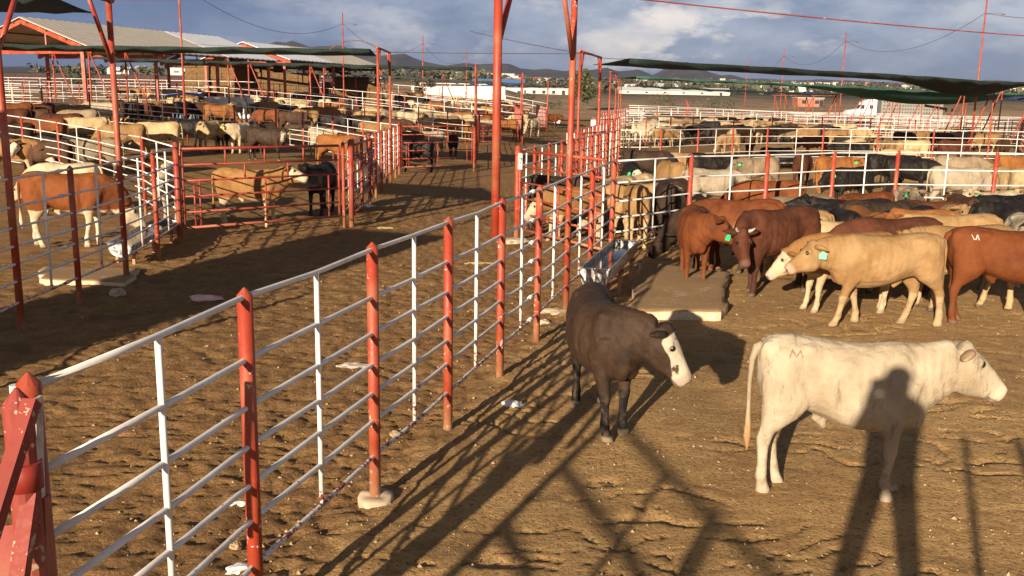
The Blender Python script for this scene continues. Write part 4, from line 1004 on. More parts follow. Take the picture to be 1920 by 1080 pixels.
# derelict loader arm in front of the trailer
p = dep(1765, 215, 120); B = MB(); B.bar((0, 0, 0), (.6, 0, 2.8), .14); B.bar((.6, 0, 2.8), (-2.2, 0, 3.2), .3); B.bar((1.2, 0, 0), (1.3, 0, 2.9), .16); B.box((.6, 0, .6), (2.4, 1.2, .8)); B.ball((-1, 0, .6), .6)
tag(B.build('feed_loader', [RUST], None, (p.x, p.y, tz(p.x, p.y))), 'dark rusty loader arm beside the tallest light pole', 'machine')
p = dep(1287, 190, 150); B = MB(); B.bar((0, 0, 0), (.2, 0, 2.6), .12); B.bar((-.1, 0, 3.0), (1.4, 0, -.0), .22); B.bar((1.4, 0, 0), (2.0, 0, .6), .12)
tag(B.build('grain_auger', [DKRED], None, (p.x, p.y, tz(p.x, p.y))), 'leaning red auger pipe standing on the far pen edge', 'machine')

# ------------------------------------------------------------------ troughs and slabs
def trough(label, c4, zr, depth_, legs=True, paint=None):
    """c4: rim corners near-left, near-right, far-right, far-left (x, y)"""
    o = Vector((c4[0][0], c4[0][1], tz(*c4[0]))); T = thing('water_trough', label, 'trough', o)
    c = [Vector((p[0], p[1], zr))-Vector((o.x, o.y, 0)) for p in c4]; n = 12; k = 16; B = MB(); v = []; inner = []
    for i in range(k+1):
        l, r_ = c[0].lerp(c[3], i/k), c[1].lerp(c[2], i/k); m = (l+r_)/2; hw = (r_-l)/2
        for j in range(n+1):
            a = math.pi*j/n; v.append(m-hw*math.copysign(abs(math.cos(a))**.8, math.cos(a))-Vector((0, 0, depth_*math.sin(a)**.8)))
    f = [(i*(n+1)+j, (i+1)*(n+1)+j, (i+1)*(n+1)+j+1, i*(n+1)+j+1) for i in range(k) for j in range(n)]
    f += [tuple(range(n+1)), tuple(k*(n+1)+j for j in range(n, -1, -1))]
    B.add(v, f, 0, False); o1 = B.build('basin', [paint or GALV], T); o1.modifiers.new('s', 'SOLIDIFY').thickness = .012
    B = MB()
    for a, b in ((0, 1), (1, 2), (2, 3), (3, 0)): B.tube([c[a], c[b]], .014, 8)
    B.build('rim', [GALV], T)
    B = MB(); z = Vector((0, 0, -.07)); B.add([c[0].lerp(c[1], .03)+z, c[1].lerp(c[0], .03)+z, c[2].lerp(c[3], .03)+z, c[3].lerp(c[2], .03)+z], [(0, 1, 2, 3)], 0); B.build('water', [WATER], T)
    for q in (.1, .5, .9):
        B = MB(); l, r_ = c[0].lerp(c[3], q), c[1].lerp(c[2], q)
        for p in (l.lerp(r_, .15), l.lerp(r_, .85)): B.bar((p.x, p.y, -.05), (p.x, p.y, zr-depth_*.75), .05)
        B.bar(Vector((l.x, l.y, zr-depth_*.8)), Vector((r_.x, r_.y, zr-depth_*.8)), .05); B.build('leg', [RED], T)
    return T
def stained(name, a, b_):
    m, nt, b = new_mat(name); p = geo_pos(nt); n = noise(nt, 9, 5, p, .7)
    lk(nt, ramp(nt, n, [(.46, a), (.52, b_)]), b.inputs['Base Color']); b.inputs['Roughness'].default_value = .4; b.inputs['Metallic'].default_value = .3; return m
q = lambda px, py, z: (lambda p: (p.x, p.y))(tp(px, py, z))
zt = .66
trough('galvanised water trough with dented shiny end beside the corner post', [q(1088, 502, zt), q(1141, 506, zt), q(1196, 453, zt), q(1150, 450, zt)], zt, .34, paint=stained('splashed_galvanised', (.55, .56, .57), (.22, .19, .16)))
trough('white and blue water trough at which the brown and white cow drinks', [q(201, 455, .40), q(246, 460, .40), q(334, 415, .40), q(290, 409, .40)], .40, .24, paint=stained('splashed_white', (.20, .22, .24), (.58, .58, .58)))
B = MB(); c_ = [tp(1088, 540, 0), tp(1105, 520, 0)]
def slab(label, c4, h, name='concrete_slab', seed=0):
    o = Vector((c4[0][0], c4[0][1], 0)); n = 26; B = MB(); P = [Vector((p[0], p[1], 0))-o for p in c4]; v = []
    for i in range(n+1):
        for j in range(n+1):
            p = P[0].lerp(P[1], i/n).lerp(P[3].lerp(P[2], i/n), j/n); e = min(i, j, n-i, n-j)
            w = p+o; jit = float(fbm(np.array(w.x*3.1), np.array(w.y*3.1), 3, 60+seed))-.5
            if e == 0: p = p+Vector((jit*.24, jit*.22, 0))
            v.append((p.x, p.y, h+(float(fbm(np.array(w.x*1.2), np.array(w.y*1.2), 2, 66))-.5)*.05-(.02 if e == 0 else 0)))
    f = [(i*(n+1)+j, (i+1)*(n+1)+j, (i+1)*(n+1)+j+1, i*(n+1)+j+1) for i in range(n) for j in range(n)]
    ring = [i*(n+1) for i in range(n+1)]+[n*(n+1)+j for j in range(1, n+1)]+[i*(n+1)+n for i in range(n-1, -1, -1)]+[j for j in range(n-1, 0, -1)]
    k = len(v); v += [(v[r_][0], v[r_][1], -.15) for r_ in ring]; m = len(ring)
    f += [(ring[i], k+i, k+(i+1) % m, ring[(i+1) % m]) for i in range(m)]
    B.add(v, f[:n*n], 0, True); k2 = len(B.v); B.f += [tuple(q_) for q_ in f[n*n:]]; B.m += [0]*(len(f)-n*n); B.sm += [False]*(len(f)-n*n); return tag(B.build(name, [SLABM], None, o), label, 'slab')
def slab_mat():
    m, nt, b = new_mat('dung_covered_concrete'); p = geo_pos(nt); n = noise(nt, 2.2, 6, p, .65); n2 = noise(nt, 28, 4, p, .7)
    g = nd(nt, 'ShaderNodeNewGeometry'); sx = nd(nt, 'ShaderNodeSeparateXYZ'); lk(nt, g.outputs['Normal'], sx.inputs[0])
    c = ramp(nt, n2, [(.3, (.46, .36, .25)), (.7, (.60, .49, .36))]); d = ramp(nt, n2, [(.3, (.20, .12, .05)), (.7, (.34, .21, .09))])
    st = nd(nt, 'ShaderNodeMapping'); st.inputs['Scale'].default_value = (1, 1.3, 1); lk(nt, p, st.inputs['Vector']); n3 = noise(nt, 1.1, 8, st.outputs[0], .75)
    msk = mth(nt, 'MULTIPLY', ramp(nt, sx.outputs[2], [(.5, (0, 0, 0)), (.8, (1, 1, 1))]), ramp(nt, n3, [(.56, (1, 1, 1)), (.66, (.45, .45, .45))]))
    lk(nt, mixc(nt, msk, c, d), b.inputs['Base Color']); b.inputs['Roughness'].default_value = .95; bump(nt, b, n2, .6, .02); return m
SLABM = slab_mat()
slab('broken concrete slab behind the white faced black steer', [q(1178, 580, .14), q(1356, 582, .14), q(1365, 507, .14), q(1205, 488, .14)], .14)
slab('low concrete slab under the white railed fence by the drinking cow', [q(72, 522, .08), q(240, 528, .08), q(258, 500, .08), q(80, 498, .08)], .08, seed=2)
def lump(label, px, py, r, mat, cat, name, seed=0, flat=.6, sp=(1, 1), rz=0):
    p = tp(px, py, 0); rr = random.Random(seed); bm = bmesh.new(); bmesh.ops.create_icosphere(bm, subdivisions=3, radius=r)
    for v in bm.verts:
        c = v.co.normalized(); n = float(fbm(np.array(c.x*2+seed), np.array(c.y*2+c.z*3), 3, seed)); v.co *= .55+.9*n; v.co.x *= sp[0]; v.co.y *= sp[1]; v.co.z *= flat
    me = bpy.data.meshes.new(name); bm.to_mesh(me); bm.free(); me.materials.append(mat)
    return tag(link(name, me, None, (p.x, p.y, gz(p.x, p.y)+r*flat*.3), rz), label, cat)
PINK = simple_mat('pink_plastic', (.55, .22, .22), .6, .5, 30, dark=(.7, .6, .55)); STRAW = simple_mat('straw', (.42, .33, .13), .9, .4, 40, bmp=.5)
lump('crumpled white bag on the dirt left of the black steer', 960, 764, .10, BAGW, 'bag', 'plastic_bag', 3, .5, (1.3, .8))
lump('pink and white torn bag in the alley', 385, 563, .15, PINK, 'bag', 'plastic_bag', 5, .35, (1.6, .8))
lump('white plastic strip lying behind the second red post', 452, 940, .08, BAGW, 'strip', 'plastic_strip', 6, .25, (1.6, .5), -.2)
lump('white plastic scrap at the foot of the front red post', 452, 1066, .085, BAGW, 'scrap', 'plastic_scrap', 7, .4, (1.3, .7), .5)
lump('small pale stone in the alley dirt in front of the fence', 443, 1024, .045, ROCK, 'stone', 'stone', 8, .8)
lump('tan stone beside the concrete footing', 742, 820, .06, ROCK, 'stone', 'stone', 9, .5)
lump('grey stone lying at the edge of the left slab', 222, 552, .12, CONC, 'stone', 'stone', 10, .7)
lump('small white stone beside the fence behind the black steer', 1022, 608, .09, CONC, 'stone', 'stone', 11, .6)
lump('pale concrete lump at the post foot near the trough', 1040, 588, .20, CONC, 'lump', 'concrete_lump', 12, .3, (1.4, .7))
lump('yellow green straw tuft in the alley', 902, 493, .16, STRAW, 'straw', 'straw_tuft', 13, .2, (2.0, .6))
lump('pale crumpled paper by the swung open red gate', 690, 386, .16, BAGW, 'paper', 'paper_scrap', 14, .25, (1.5, .6))
lump('pale rag on the ground below the open red gate', 725, 427, .14, STRAW, 'rag', 'rag', 15, .2, (1.6, .6))
lump('flat concrete collar at the foot of the numbered gate post', 962, 453, .34, CONC, 'footing', 'concrete_collar', 16, .2)
lump('grey crumpled plastic on the alley floor behind the second red post', 668, 688, .13, simple_mat('grey_plastic', (.40, .34, .28), .7, .3, 20), 'plastic', 'plastic_scrap', 17, .3, (1.4, .7))
lump('boulder at the third left gate', 1013, 255, .38, ROCK, 'stone', 'stone', 18, .8)
lump('white painted stone at the far left gate post', 1045, 240, .36, WALLW, 'stone', 'stone', 19, .9)
# loose clods and chaff
B = MB(); rr = random.Random(21)
for i in range(3600):
    y = 4.6+13*rr.random()**1.6; x = rr.uniform(-.46, .66)*y*1.05; r_ = rr.choice([.005, .006, .007, .009, .012, .018]) * rr.uniform(.7, 1.3)
    if x > fence_x(y) and r_ > .015 and rr.random() < .6: r_ *= .5
    z = gz(x, y); a = rr.uniform(0, 6.28); ca, sa = math.cos(a), math.sin(a); k = rr.uniform(.5, 1)
    v = [(x+r_*ca, y+r_*sa, z), (x-r_*sa*k, y+r_*ca*k, z), (x-r_*ca, y-r_*sa, z), (x+r_*sa*k, y-r_*ca*k, z), (x, y, z+r_*rr.uniform(.5, 1.1))]
    B.add(v, [(0, 1, 4), (1, 2, 4), (2, 3, 4), (3, 0, 4)], 1 if (r_ < .009 and rr.random() < .45) else 0)
tag(B.build('loose_clods', [ROCK, simple_mat('chaff', (.44, .33, .20), .9, .3, 50)]), 'loose clods, pebbles and chaff scattered over the dirt', 'clods', kind='stuff')

# ------------------------------------------------------------------ red ramp gate at the picture's lower edge
A0 = Vector((mfA0.x, mfA0.y, 0)); T = thing('ramp_gate', 'faded red square tube gate leaning at the near end of the fence', 'gate', A0)
def rel(v): return Vector(v)-A0
B = MB(); B.tube([(0.03, -.14, -.1), (.03, -.14, 1.93), (.03, -.14, 1.935), (.03, -.14, 1.995)], [.052, .052, .052, .008], 14, smooth=False); B.build('gate_post', [FADED], T)
B = MB(); B.tube([(0.035, -.145, 1.62), (.035, -.145, 1.72)], .062, 14); B.build('hinge', [DKRED], T)
B = MB(); B.bar(rel(dep(60, 752, 3.15)), rel(dep(-45, 1085, 2.75)), .05, .05); B.build('brace', [FADED], T)
B = MB(); B.bar(rel(dep(55, 800, 3.2)), rel(dep(59, 925, 3.17)), .05, .03); B.bar(rel(dep(59, 922, 3.17)), rel(dep(32, 1110, 3.0)), .055, .05); B.build('bent_tube', [FADED], T)
B = MB(); B.bar(rel(dep(76, 930, 3.22)), rel(dep(84, 1120, 3.2)), .055, .05); B.build('upright_tube', [DKRED], T)
B = MB(); B.bar(rel(dep(70, 745, 3.2)), rel(dep(76, 945, 3.2)), .012, .05); B.build('worn_plate', [simple_mat('worn_white_plate', (.52, .45, .38), .7, .5, 25)], T)
B = MB(); B.bar(rel(dep(12, 985, 3.3)), rel(dep(14, 1130, 3.2)), .06, .04); B.build('lower_tube', [DKRED], T)
B = MB(); B.tube([rel(dep(27, 722, 3.6)), rel(dep(46, 950, 3.62))], .02, 10); B.tube([rel(dep(46, 950, 3.62)), rel(dep(60, 1110, 3.62))], .02, 10); B.build('white_upright', [WHITE], T)

# ------------------------------------------------------------------ walkway behind the camera, with its rail, and the photographer
T = thing('walkway', 'raised plank walkway with a red pipe railing where the photographer stands', 'walkway', (-.2, -1.2, 0))
B = MB()
for k in range(16): B.box((-.1, 1.0-.28*k, 1.33), (4.2, .26, .05))
B.build('deck', [simple_mat('weathered_plank', (.30, .23, .16), .9, .3, 5)], T)
def wrail(pts, hs):
    for h in hs:
        B = MB(); B.tube([(x, y, h) for x, y in pts], .04, 8); B.build('rail', [RED], T)
    for x, y in pts: B = MB(); B.tube([(x, y, 0), (x, y, hs[-1]+.03)], .04, 8); B.build('post', [RED], T)
RL = [(-2.52, 1.35), (-2.0, -.85), (-1.34, -3.3)]
for h in (1.48, 1.80, 2.13, 2.5): B = MB(); B.tube([(x, y, h) for x, y in RL], .034, 8); B.build('rail', [RED], T)
for x, y in RL: B = MB(); B.tube([(x, y, 0), (x, y, 2.54)], .045, 8); B.build('post', [RED], T)
for x, y in ((-2.19, .0), (-1.97, -.97), (-1.71, -1.95), (-1.47, -2.8)): B = MB(); B.tube([(x, y, 1.48), (x, y, 2.5)], .028, 8); B.build('upright', [RED], T)
B = MB(); B.tube([(2.2, .2, 1.6), (2.2, -3, 1.6)], .04, 8); B.build('rail', [RED], T)
for y in (.2, -1.4, -3): B = MB(); B.tube([(2.2, y, 0), (2.2, y, 1.64)], .045, 8); B.build('post', [RED], T)
B = MB(); B.tube([(.60, .62, 0), (.60, .62, 2.62)], .03, 8); B.build('post', [RED], T)
B = MB(); B.tube([(1.22, .55, 0), (1.08, .60, 2.6)], .036, 8); B.build('stay', [RED], T)
def photographer():
    z0 = 1.33; o = Vector((-.15, -.30, z0)); B = MB()
    Y = Vector((1, 0, 0)); F = Vector((0, 1, 0)); U = Vector((0, 0, 1))
    loft(B, [sect(Vector((0, 0, z)), Y, F, w, d, 14, 2.4) for z, w, d in ((.84, .19, .13), (.95, .21, .14), (1.05, .21, .14), (1.2, .23, .145), (1.33, .245, .145), (1.43, .235, .125), (1.50, .20, .11), (1.55, .14, .09), (1.59, .075, .07))])
    loft(B, [sect(Vector((0, y, z)), Y, F, w, d, 14) for z, w, d, y in ((1.48, .055, .06, 0), (1.55, .065, .085, .01), (1.62, .078, .10, .012), (1.70, .08, .10, .005), (1.77, .055, .07, 0), (1.79, .02, .02, 0))])
    B.ball((0, .108, 1.625), .02)
    for s in (-1, 1):
        B.ball((s*.08, .0, 1.63), .025, .5, 1, 1.3)
        loft(B, [sect(Vector((s*x, y, z)), Y, F, w, d, 12) for z, x, y, w, d in ((.95, .09, 0, .10, .11), (.75, .125, .01, .095, .10), (.50, .175, .02, .075, .08), (.42, .19, .015, .07, .075), (.30, .21, -.01, .068, .075), (.10, .24, -.02, .052, .055), (.0, .25, .0, .05, .07))])
        B.ball((s*.25, .07, .035), .06, .75, 1.9, .6)
        B.tube([(s*.185, 0, 1.37), (s*.19, .09, 1.25), (s*.16, .15, 1.16), (s*.11, .17, 1.36), (s*.09, .185, 1.55)], [.075, .07, .065, .055, .035], 12)
        B.ball((s*.085, .19, 1.585), .045, .6, .8, 1.1)
        for k, L in enumerate((.055, .07, .075, .065)):
            y = .255-.0*k; B.tube([(s*.09, .21, 1.56+.02*k), (s*.08, .24, 1.568+.02*k), (s*(.08-L*.7), .245, 1.572+.02*k)], [.011, .010, .008], 7)
        B.tube([(s*.08, .19, 1.56), (s*.05, .19, 1.545), (s*.02, .2, 1.55)], [.013, .011, .009], 7)
    o_ = link('tmp', B.mesh('tmp', [])); md = o_.modifiers.new('r', 'REMESH'); md.mode = 'VOXEL'; md.voxel_size = .012; md.use_smooth_shade = True; s_ = o_.modifiers.new('s', 'SMOOTH'); s_.iterations = 3
    dg = bpy.context.evaluated_depsgraph_get(); dg.update(); me = bpy.data.meshes.new_from_object(o_.evaluated_get(dg)); bpy.data.objects.remove(o_)
    m, nt, b = new_mat('clothed_person'); p = coords(nt); sx = nd(nt, 'ShaderNodeSeparateXYZ'); lk(nt, p, sx.inputs[0])
    c = ramp(nt, mth(nt, 'MULTIPLY', sx.outputs[2], .5), [(.0, (.04, .03, .02)), (.05, (.05, .07, .14)), (.47, (.05, .07, .14)), (.48, (.30, .30, .28)), (.735, (.30, .30, .28)), (.74, (.42, .24, .16))])
    c.node.color_ramp.interpolation = 'CONSTANT'; lk(nt, c, b.inputs['Base Color']); me.materials.append(m)
    P = tag(link('person', me, None, o), 'standing photographer in a pale shirt and jeans raising a camera', 'person')
    P.scale = (1.12, 1.05, 1.03)
    H = MB(); H.ball((0, -.012, 1.725), .098, .88, 1.02, .8, 14); H.build('hair', [INK], P)
    K = MB(); K.box((0, .185, 1.60), (.13, .07, .10)); K.box((0, .185, 1.66), (.05, .05, .03)); tag(K.build('camera', [INK], None, o+Vector((0, .01, .045))), 'black camera held up in both hands by the photographer', 'camera')
photographer()
# shade nets behind the viewer, whose shadows lie over the alley
net('shade net strung behind the walkway over the left pens', (-8.0, 5.6, 4.45), (-13.4, -8.5, 4.45), (-2.5, 1.0, 0), NETD, .1, 0, hem=.3, group=GN)
# ------------------------------------------------------------------ hides
CREAM, PALEC, TAN, GOLD = (.46, .34, .19), (.50, .41, .27), (.27, .16, .07), (.315, .20, .095)
HD = {
 'white': hide_mat('hide_white', (.375, .315, .23), (.30, .235, .155), muzzle=(.60, .38, .30), hoof=(.34, .27, .2), ear=(.30, .20, .11), dirt=.12, switch=(.33, .19, .08), stain=(.13, .105, .08)),
 'cream': hide_mat('hide_cream', CREAM, (.37, .26, .13), muzzle=(.45, .28, .2), dirt=.3),
 'pale': hide_mat('hide_pale_cream', PALEC, (.41, .32, .20), muzzle=(.45, .3, .22)),
 'gold': hide_mat('hide_golden_tan', GOLD, (.25, .135, .05), leg=(.36, .255, .14), muzzle=(.50, .30, .22), hoof=(.25, .18, .12), ear=(.30, .17, .07)),
 'tan': hide_mat('hide_tan', TAN, (.25, .13, .045), belly=(.40, .28, .15), muzzle=(.42, .26, .19)),
 'orange': hide_mat('hide_orange_tan', (.27, .105, .030), (.19, .07, .02), muzzle=(.4, .24, .18)),
 'red': hide_mat('hide_red', (.165, .048, .014), (.11, .03, .010), muzzle=(.24, .12, .08), hoof=(.16, .09, .06)),
 'redbrown': hide_mat('hide_red_brown', (.085, .027, .013), (.055, .018, .010), leg=(.05, .02, .014), muzzle=(.13, .07, .055)),
 'brown': hide_mat('hide_brown', (.075, .036, .018), (.05, .023, .012), leg=(.045, .03, .02), muzzle=(.10, .07, .06)),
 'dkbrown': hide_mat('hide_dark_brown', (.042, .026, .018), (.026, .017, .012), muzzle=(.03, .025, .022)),
 'black': hide_mat('hide_black', (.014, .012, .011), (.009, .008, .008), muzzle=(.02, .02, .02), hoof=(.06, .05, .04), rough=.5),
 'grey': hide_mat('hide_grey_tan', (.27, .205, .135), (.19, .14, .09), leg=(.12, .09, .06), muzzle=(.07, .055, .05)),
 'hereford': hide_mat('hide_red_white_face', (.20, .06, .016), (.15, .042, .012), face=(.50, .40, .27), leg=(.54, .44, .31), belly=(.48, .37, .24), muzzle=(.5, .33, .28), hoof=(.3, .22, .16), switch=(.6, .5, .36), ear=(.2, .07, .03)),
 'tanwf': hide_mat('hide_tan_white_face', (.30, .155, .055), (.24, .115, .04), face=(.50, .40, .27), leg=(.48, .37, .23), belly=(.44, .32, .19), muzzle=(.52, .34, .28), hoof=(.3, .22, .16)),
 'blackwf': hide_mat('hide_black_white_face', (.016, .013, .012), face=(.62, .53, .40), face_hole=(.10, .075, .06), muzzle=(.45, .36, .3)),
 'darkwf': hide_mat('hide_dark_brown_white_face', (.052, .030, .019), (.034, .020, .013), face=(.48, .41, .31), face_hole=(.07, .04, .025), leg=(.012, .011, .011), muzzle=(.36, .27, .22), hoof=(.22, .17, .12), ear=(.03, .02, .015), patch=None, rough=.55),
 'brownwf': hide_mat('hide_brown_white_face', (.085, .042, .024), (.055, .03, .018), face=(.58, .49, .37), muzzle=(.3, .22, .18)),
 'pied': hide_mat('hide_pied', (.30, .11, .04), (.24, .08, .03), patch=(.60, .50, .37), patch_lo=.54, face=(.6, .5, .38), leg=(.6, .5, .38), muzzle=(.5, .34, .28)),
}
WORD = dict(white='white', cream='cream', pale='pale cream', gold='golden tan', tan='tan', orange='orange tan', red='red', redbrown='dark red', brown='brown', dkbrown='dark brown',
            black='black', grey='grey tan', hereford='red white-faced', tanwf='tan white-faced', blackwf='black white-faced', darkwf='dark brown white-faced', brownwf='brown white-faced', pied='red and white pied')
EYE = simple_mat('eye', (.012, .009, .007), .12, 0, bmp=0)
TAGG = simple_mat('green_ear_tag', (.03, .55, .20), .45, .08, 20, bmp=0); TAGY = simple_mat('yellow_ear_tag', (.75, .55, .03), .45, .08, 20, bmp=0)
HORN = simple_mat('horn', (.42, .36, .28), .5, .3, 30)

POSES = dict(
 stand=dict(neck_p=12, head_p=-40, legs=(3, -6, 4, -4)), stand2=dict(neck_p=4, head_p=-46, legs=(-8, 6, -6, 8), fat=1.06),
 walk=dict(neck_p=2, head_p=-42, legs=(13, -13, -12, 11)), high=dict(neck_p=34, head_p=-24, legs=(4, -4, -3, 5)),
 low=dict(neck_p=-22, head_p=-50, legs=(2, -8, 5, -5)), graze=dict(neck_p=-50, neck_l=.60, head_p=-58, legs=(10, -12, 4, -6)),
 turnl=dict(neck_p=14, neck_y=48, head_p=-42, head_y=30, bend=10, legs=(4, -5, -4, 5)), turnr=dict(neck_p=14, neck_y=-48, head_p=-42, head_y=-30, bend=-10, legs=(-4, 5, 5, -4)),
 lowl=dict(neck_p=-16, neck_y=38, head_p=-58, head_y=30, legs=(5, -9, 4, -4)), lowr=dict(neck_p=-16, neck_y=-38, head_p=-58, head_y=-30, legs=(-6, 8, -5, 6)),
 lie=dict(lying=True, neck_p=20, head_p=-35),
 white=dict(neck_p=21, head_p=-36, legs=(4, -3, 5, -5), neck_l=.45, vox=.014, tail_sw=-.02, smooth_it=9),
 dark=dict(blaze=True, bend=46, neck_y=36, neck_p=2, head_p=-58, head_y=0, legs=(-1, 6, -4, 6), fat=.97, vox=.014, neck_l=.35, smooth_it=9),
 goldw=dict(neck_p=0, head_p=-36, legs=(15, -12, -10, 13), fat=1.04, vox=.016, smooth_it=8),
)
BODY = {}
VR = random.Random(77)
for k_ in ('stand', 'stand2', 'low', 'graze', 'high', 'walk'):
    for q_ in range(2):
        d_ = dict(POSES[k_]); d_['fat'] = (.92, 1.07)[q_]; d_['legs'] = tuple(VR.uniform(-11, 11) for _ in range(4)); d_['neck_p'] = d_['neck_p']+VR.uniform(-7, 7); d_['bend'] = VR.uniform(-16, 16); d_['head_p'] = d_['head_p']+VR.uniform(-8, 8); d_['neck_y'] = VR.uniform(-16, 16); d_['neck_l'] = d_.get('neck_l', .42)*VR.uniform(.9, 1.1); d_['tail_sw'] = VR.uniform(-.15, .15); POSES[k_+'_%d' % q_] = d_
def body(pose):
    if pose not in BODY: BODY[pose] = cow_mesh('cattle_body', **POSES[pose])
    return BODY[pose]
EM = MB(); EM.ball((0, 0, 0), .026, 1, .8, 1, 12); EYEM = EM.mesh('eye', [EYE])
def tag_mesh(m):
    B = MB(); v = [(-.032, -.03), (.032, -.03), (.034, .012), (.014, .03), (.012, .055), (-.012, .055), (-.014, .03), (-.034, .012)]
    n = len(v); P = [(x, -.003, y) for x, y in v]+[(x, .003, y) for x, y in v]
    B.add(P, [tuple(range(n-1, -1, -1)), tuple(range(n, 2*n))]+[(i, (i+1) % n, (i+1) % n+n, i+n) for i in range(n)], 0); return B.mesh('ear_tag', [m])
TGM, TYM = tag_mesh(TAGG), tag_mesh(TAGY)
HM = MB(); HM.tube([(0, 0, 0), (0, .03, .02), (0, .055, .06), (0, .06, .10)], [.026, .022, .015, .004], 8); HORNM = HM.mesh('horn', [HORN])
CATTLE = []
def cow(x, y, rz, pose, hide, s=1.0, label=None, group=None, near=False, tags='', horns=False, pen='', z=None, zs=1.0):
    pv = random.choice([pose, pose+'_0', pose+'_1']); me, inf = body(pv if pv in POSES else pose)
    o = bpy.data.objects.new('steer', me); COL.objects.link(o)
    if not me.materials: me.materials.append(HD['cream'])
    o.material_slots[0].link = 'OBJECT'; o.material_slots[0].material = HD[hide]
    o.location = (x, y, gz(x, y)-.01 if z is None else z); o.rotation_euler = (0, 0, R(rz)); o.scale = (s*.95*(1 if zs > 1 else random.uniform(.96, 1.04)), s*.95*random.uniform(.97, 1.06), s*1.05*zs)
    o['category'] = 'steer'
    if group: o['group'] = group
    o_, hd, hs, hu = (Vector(q) for q in (inf['o'], inf['hd'], inf['hs'], inf['hu']))
    fr_ = Matrix((hd, hs, hu)).transposed()
    if near:
        for sg in (-1, 1):
            e = link('eye', EYEM, o, o_+hd*.13+hs*(sg*.103)+hu*.058); e.rotation_euler = fr_.to_euler()
    for i, c in enumerate(tags):
        sg = 1 if c in 'gy' else -1
        e = link('ear_tag', TGM if c in 'gG' else TYM, o, o_+hs*(sg*.19)-hd*.03+hu*(-.02)+Vector((0, 0, -.05)))
        nrm = (hd*.55+hs*(sg*.8)+Vector((0, 0, .05))).normalized(); xx = Vector((0, 0, 1)).cross(nrm).normalized(); zz_ = nrm.cross(xx)
        e.rotation_euler = Matrix((xx, nrm, zz_)).transposed().to_euler()
        e.scale = (1.45, 1, 1.45)
    if horns:
        for sg in (-1, 1):
            e = link('horn', HORNM, o, o_+hs*(sg*.075)-hd*.02+hu*.085); e.rotation_euler = fr_.to_euler(); e.scale = (1, sg, 1)
    CATTLE.append([o, label, hide, rz, pen, pose]); return o
def by_back(px, py, s): return tpt(px, py, 1.225*s)
def by_foot(px, py): return tpt(px, py, 0.0)

# the two steers in front
def two_feet(hind, front, off_h, off_f):
    """place from the pixels of a hind and a front hoof given their local positions"""
    a, b = tp(*hind), tp(*front); la, lb = Vector(off_h), Vector(off_f)
    d, l = (b-a), (lb-la); ang = math.atan2(d.y, d.x)-math.atan2(l.y, l.x); s = Vector((d.x, d.y)).length/l.length
    p = a-(Matrix.Rotation(ang, 3, 'Z') @ Vector((la.x, la.y, 0)))*s; return p, math.degrees(ang), s/.95
p, a, s = two_feet((1445, 922), (1672, 938), (-.56, -.13), (.50, -.13))
ws = cow(p.x, p.y, a, 'white', 'white', s, zs=1.13, label= 'white steer branded M walking past in the sunlit front, the photographer\'s shadow on its ribs', near=True)
# brand M and dark smears lie on the flank as thin decals pressed to the hide
def decal(o, strokes, mat, name, w=.012, side=-1):
    """strokes in (s, z) of the body's side, projected on its skin"""
    me = o.data; from mathutils.bvhtree import BVHTree
    bv = BVHTree.FromPolygons([v.co for v in me.vertices], [tuple(p.vertices) for p in me.polygons]); B = MB()
    for st in strokes:
        pts = []
        for (a, b) in zip(st, st[1:]):
            for k in range(7):
                q = k/6; x = a[0]+(b[0]-a[0])*q; z = a[1]+(b[1]-a[1])*q; h = bv.ray_cast(Vector((x, side*1.2, z)), Vector((0, -side, 0)))
                if h[0]: pts.append((h[0], h[1]))
        v = []; f = []
        for i, (p, n) in enumerate(pts):
            d = (pts[min(i+1, len(pts)-1)][0]-pts[max(i-1, 0)][0]).normalized(); t = n.cross(d).normalized(); ww = w*(.6+.4*math.sin(math.pi*(i+.7)/len(pts)))*random.uniform(.8, 1.15)
            v += [p+n*.003+t*ww, p+n*.003-t*ww]
        f = [(2*i, 2*i+1, 2*i+3, 2*i+2) for i in range(len(pts)-1)]; B.add(v, f, 0, True)
    return B.build(name, [mat], o)
BRAND = simple_mat('brand_scar', (.25, .16, .11), .9, .3, 60); WBRAND = simple_mat('pale_brand_scar', (.60, .50, .44), .9, .3, 60)
decal(ws, [[(-.50, 1.045), (-.475, 1.10), (-.44, 1.055), (-.405, 1.10), (-.385, 1.05)]], BRAND, 'brand', .007)
p, a, s = two_feet((1094, 752), (1103, 838), (-.56, .13), (.50, .13))
s = 1.03; c1 = tp(1140, 792)
DK = cow(c1.x-.15, c1.y+.08, -94, 'dark', 'darkwf', s, label= 'dark brown steer with a white face turning its head beside the fence', near=True)

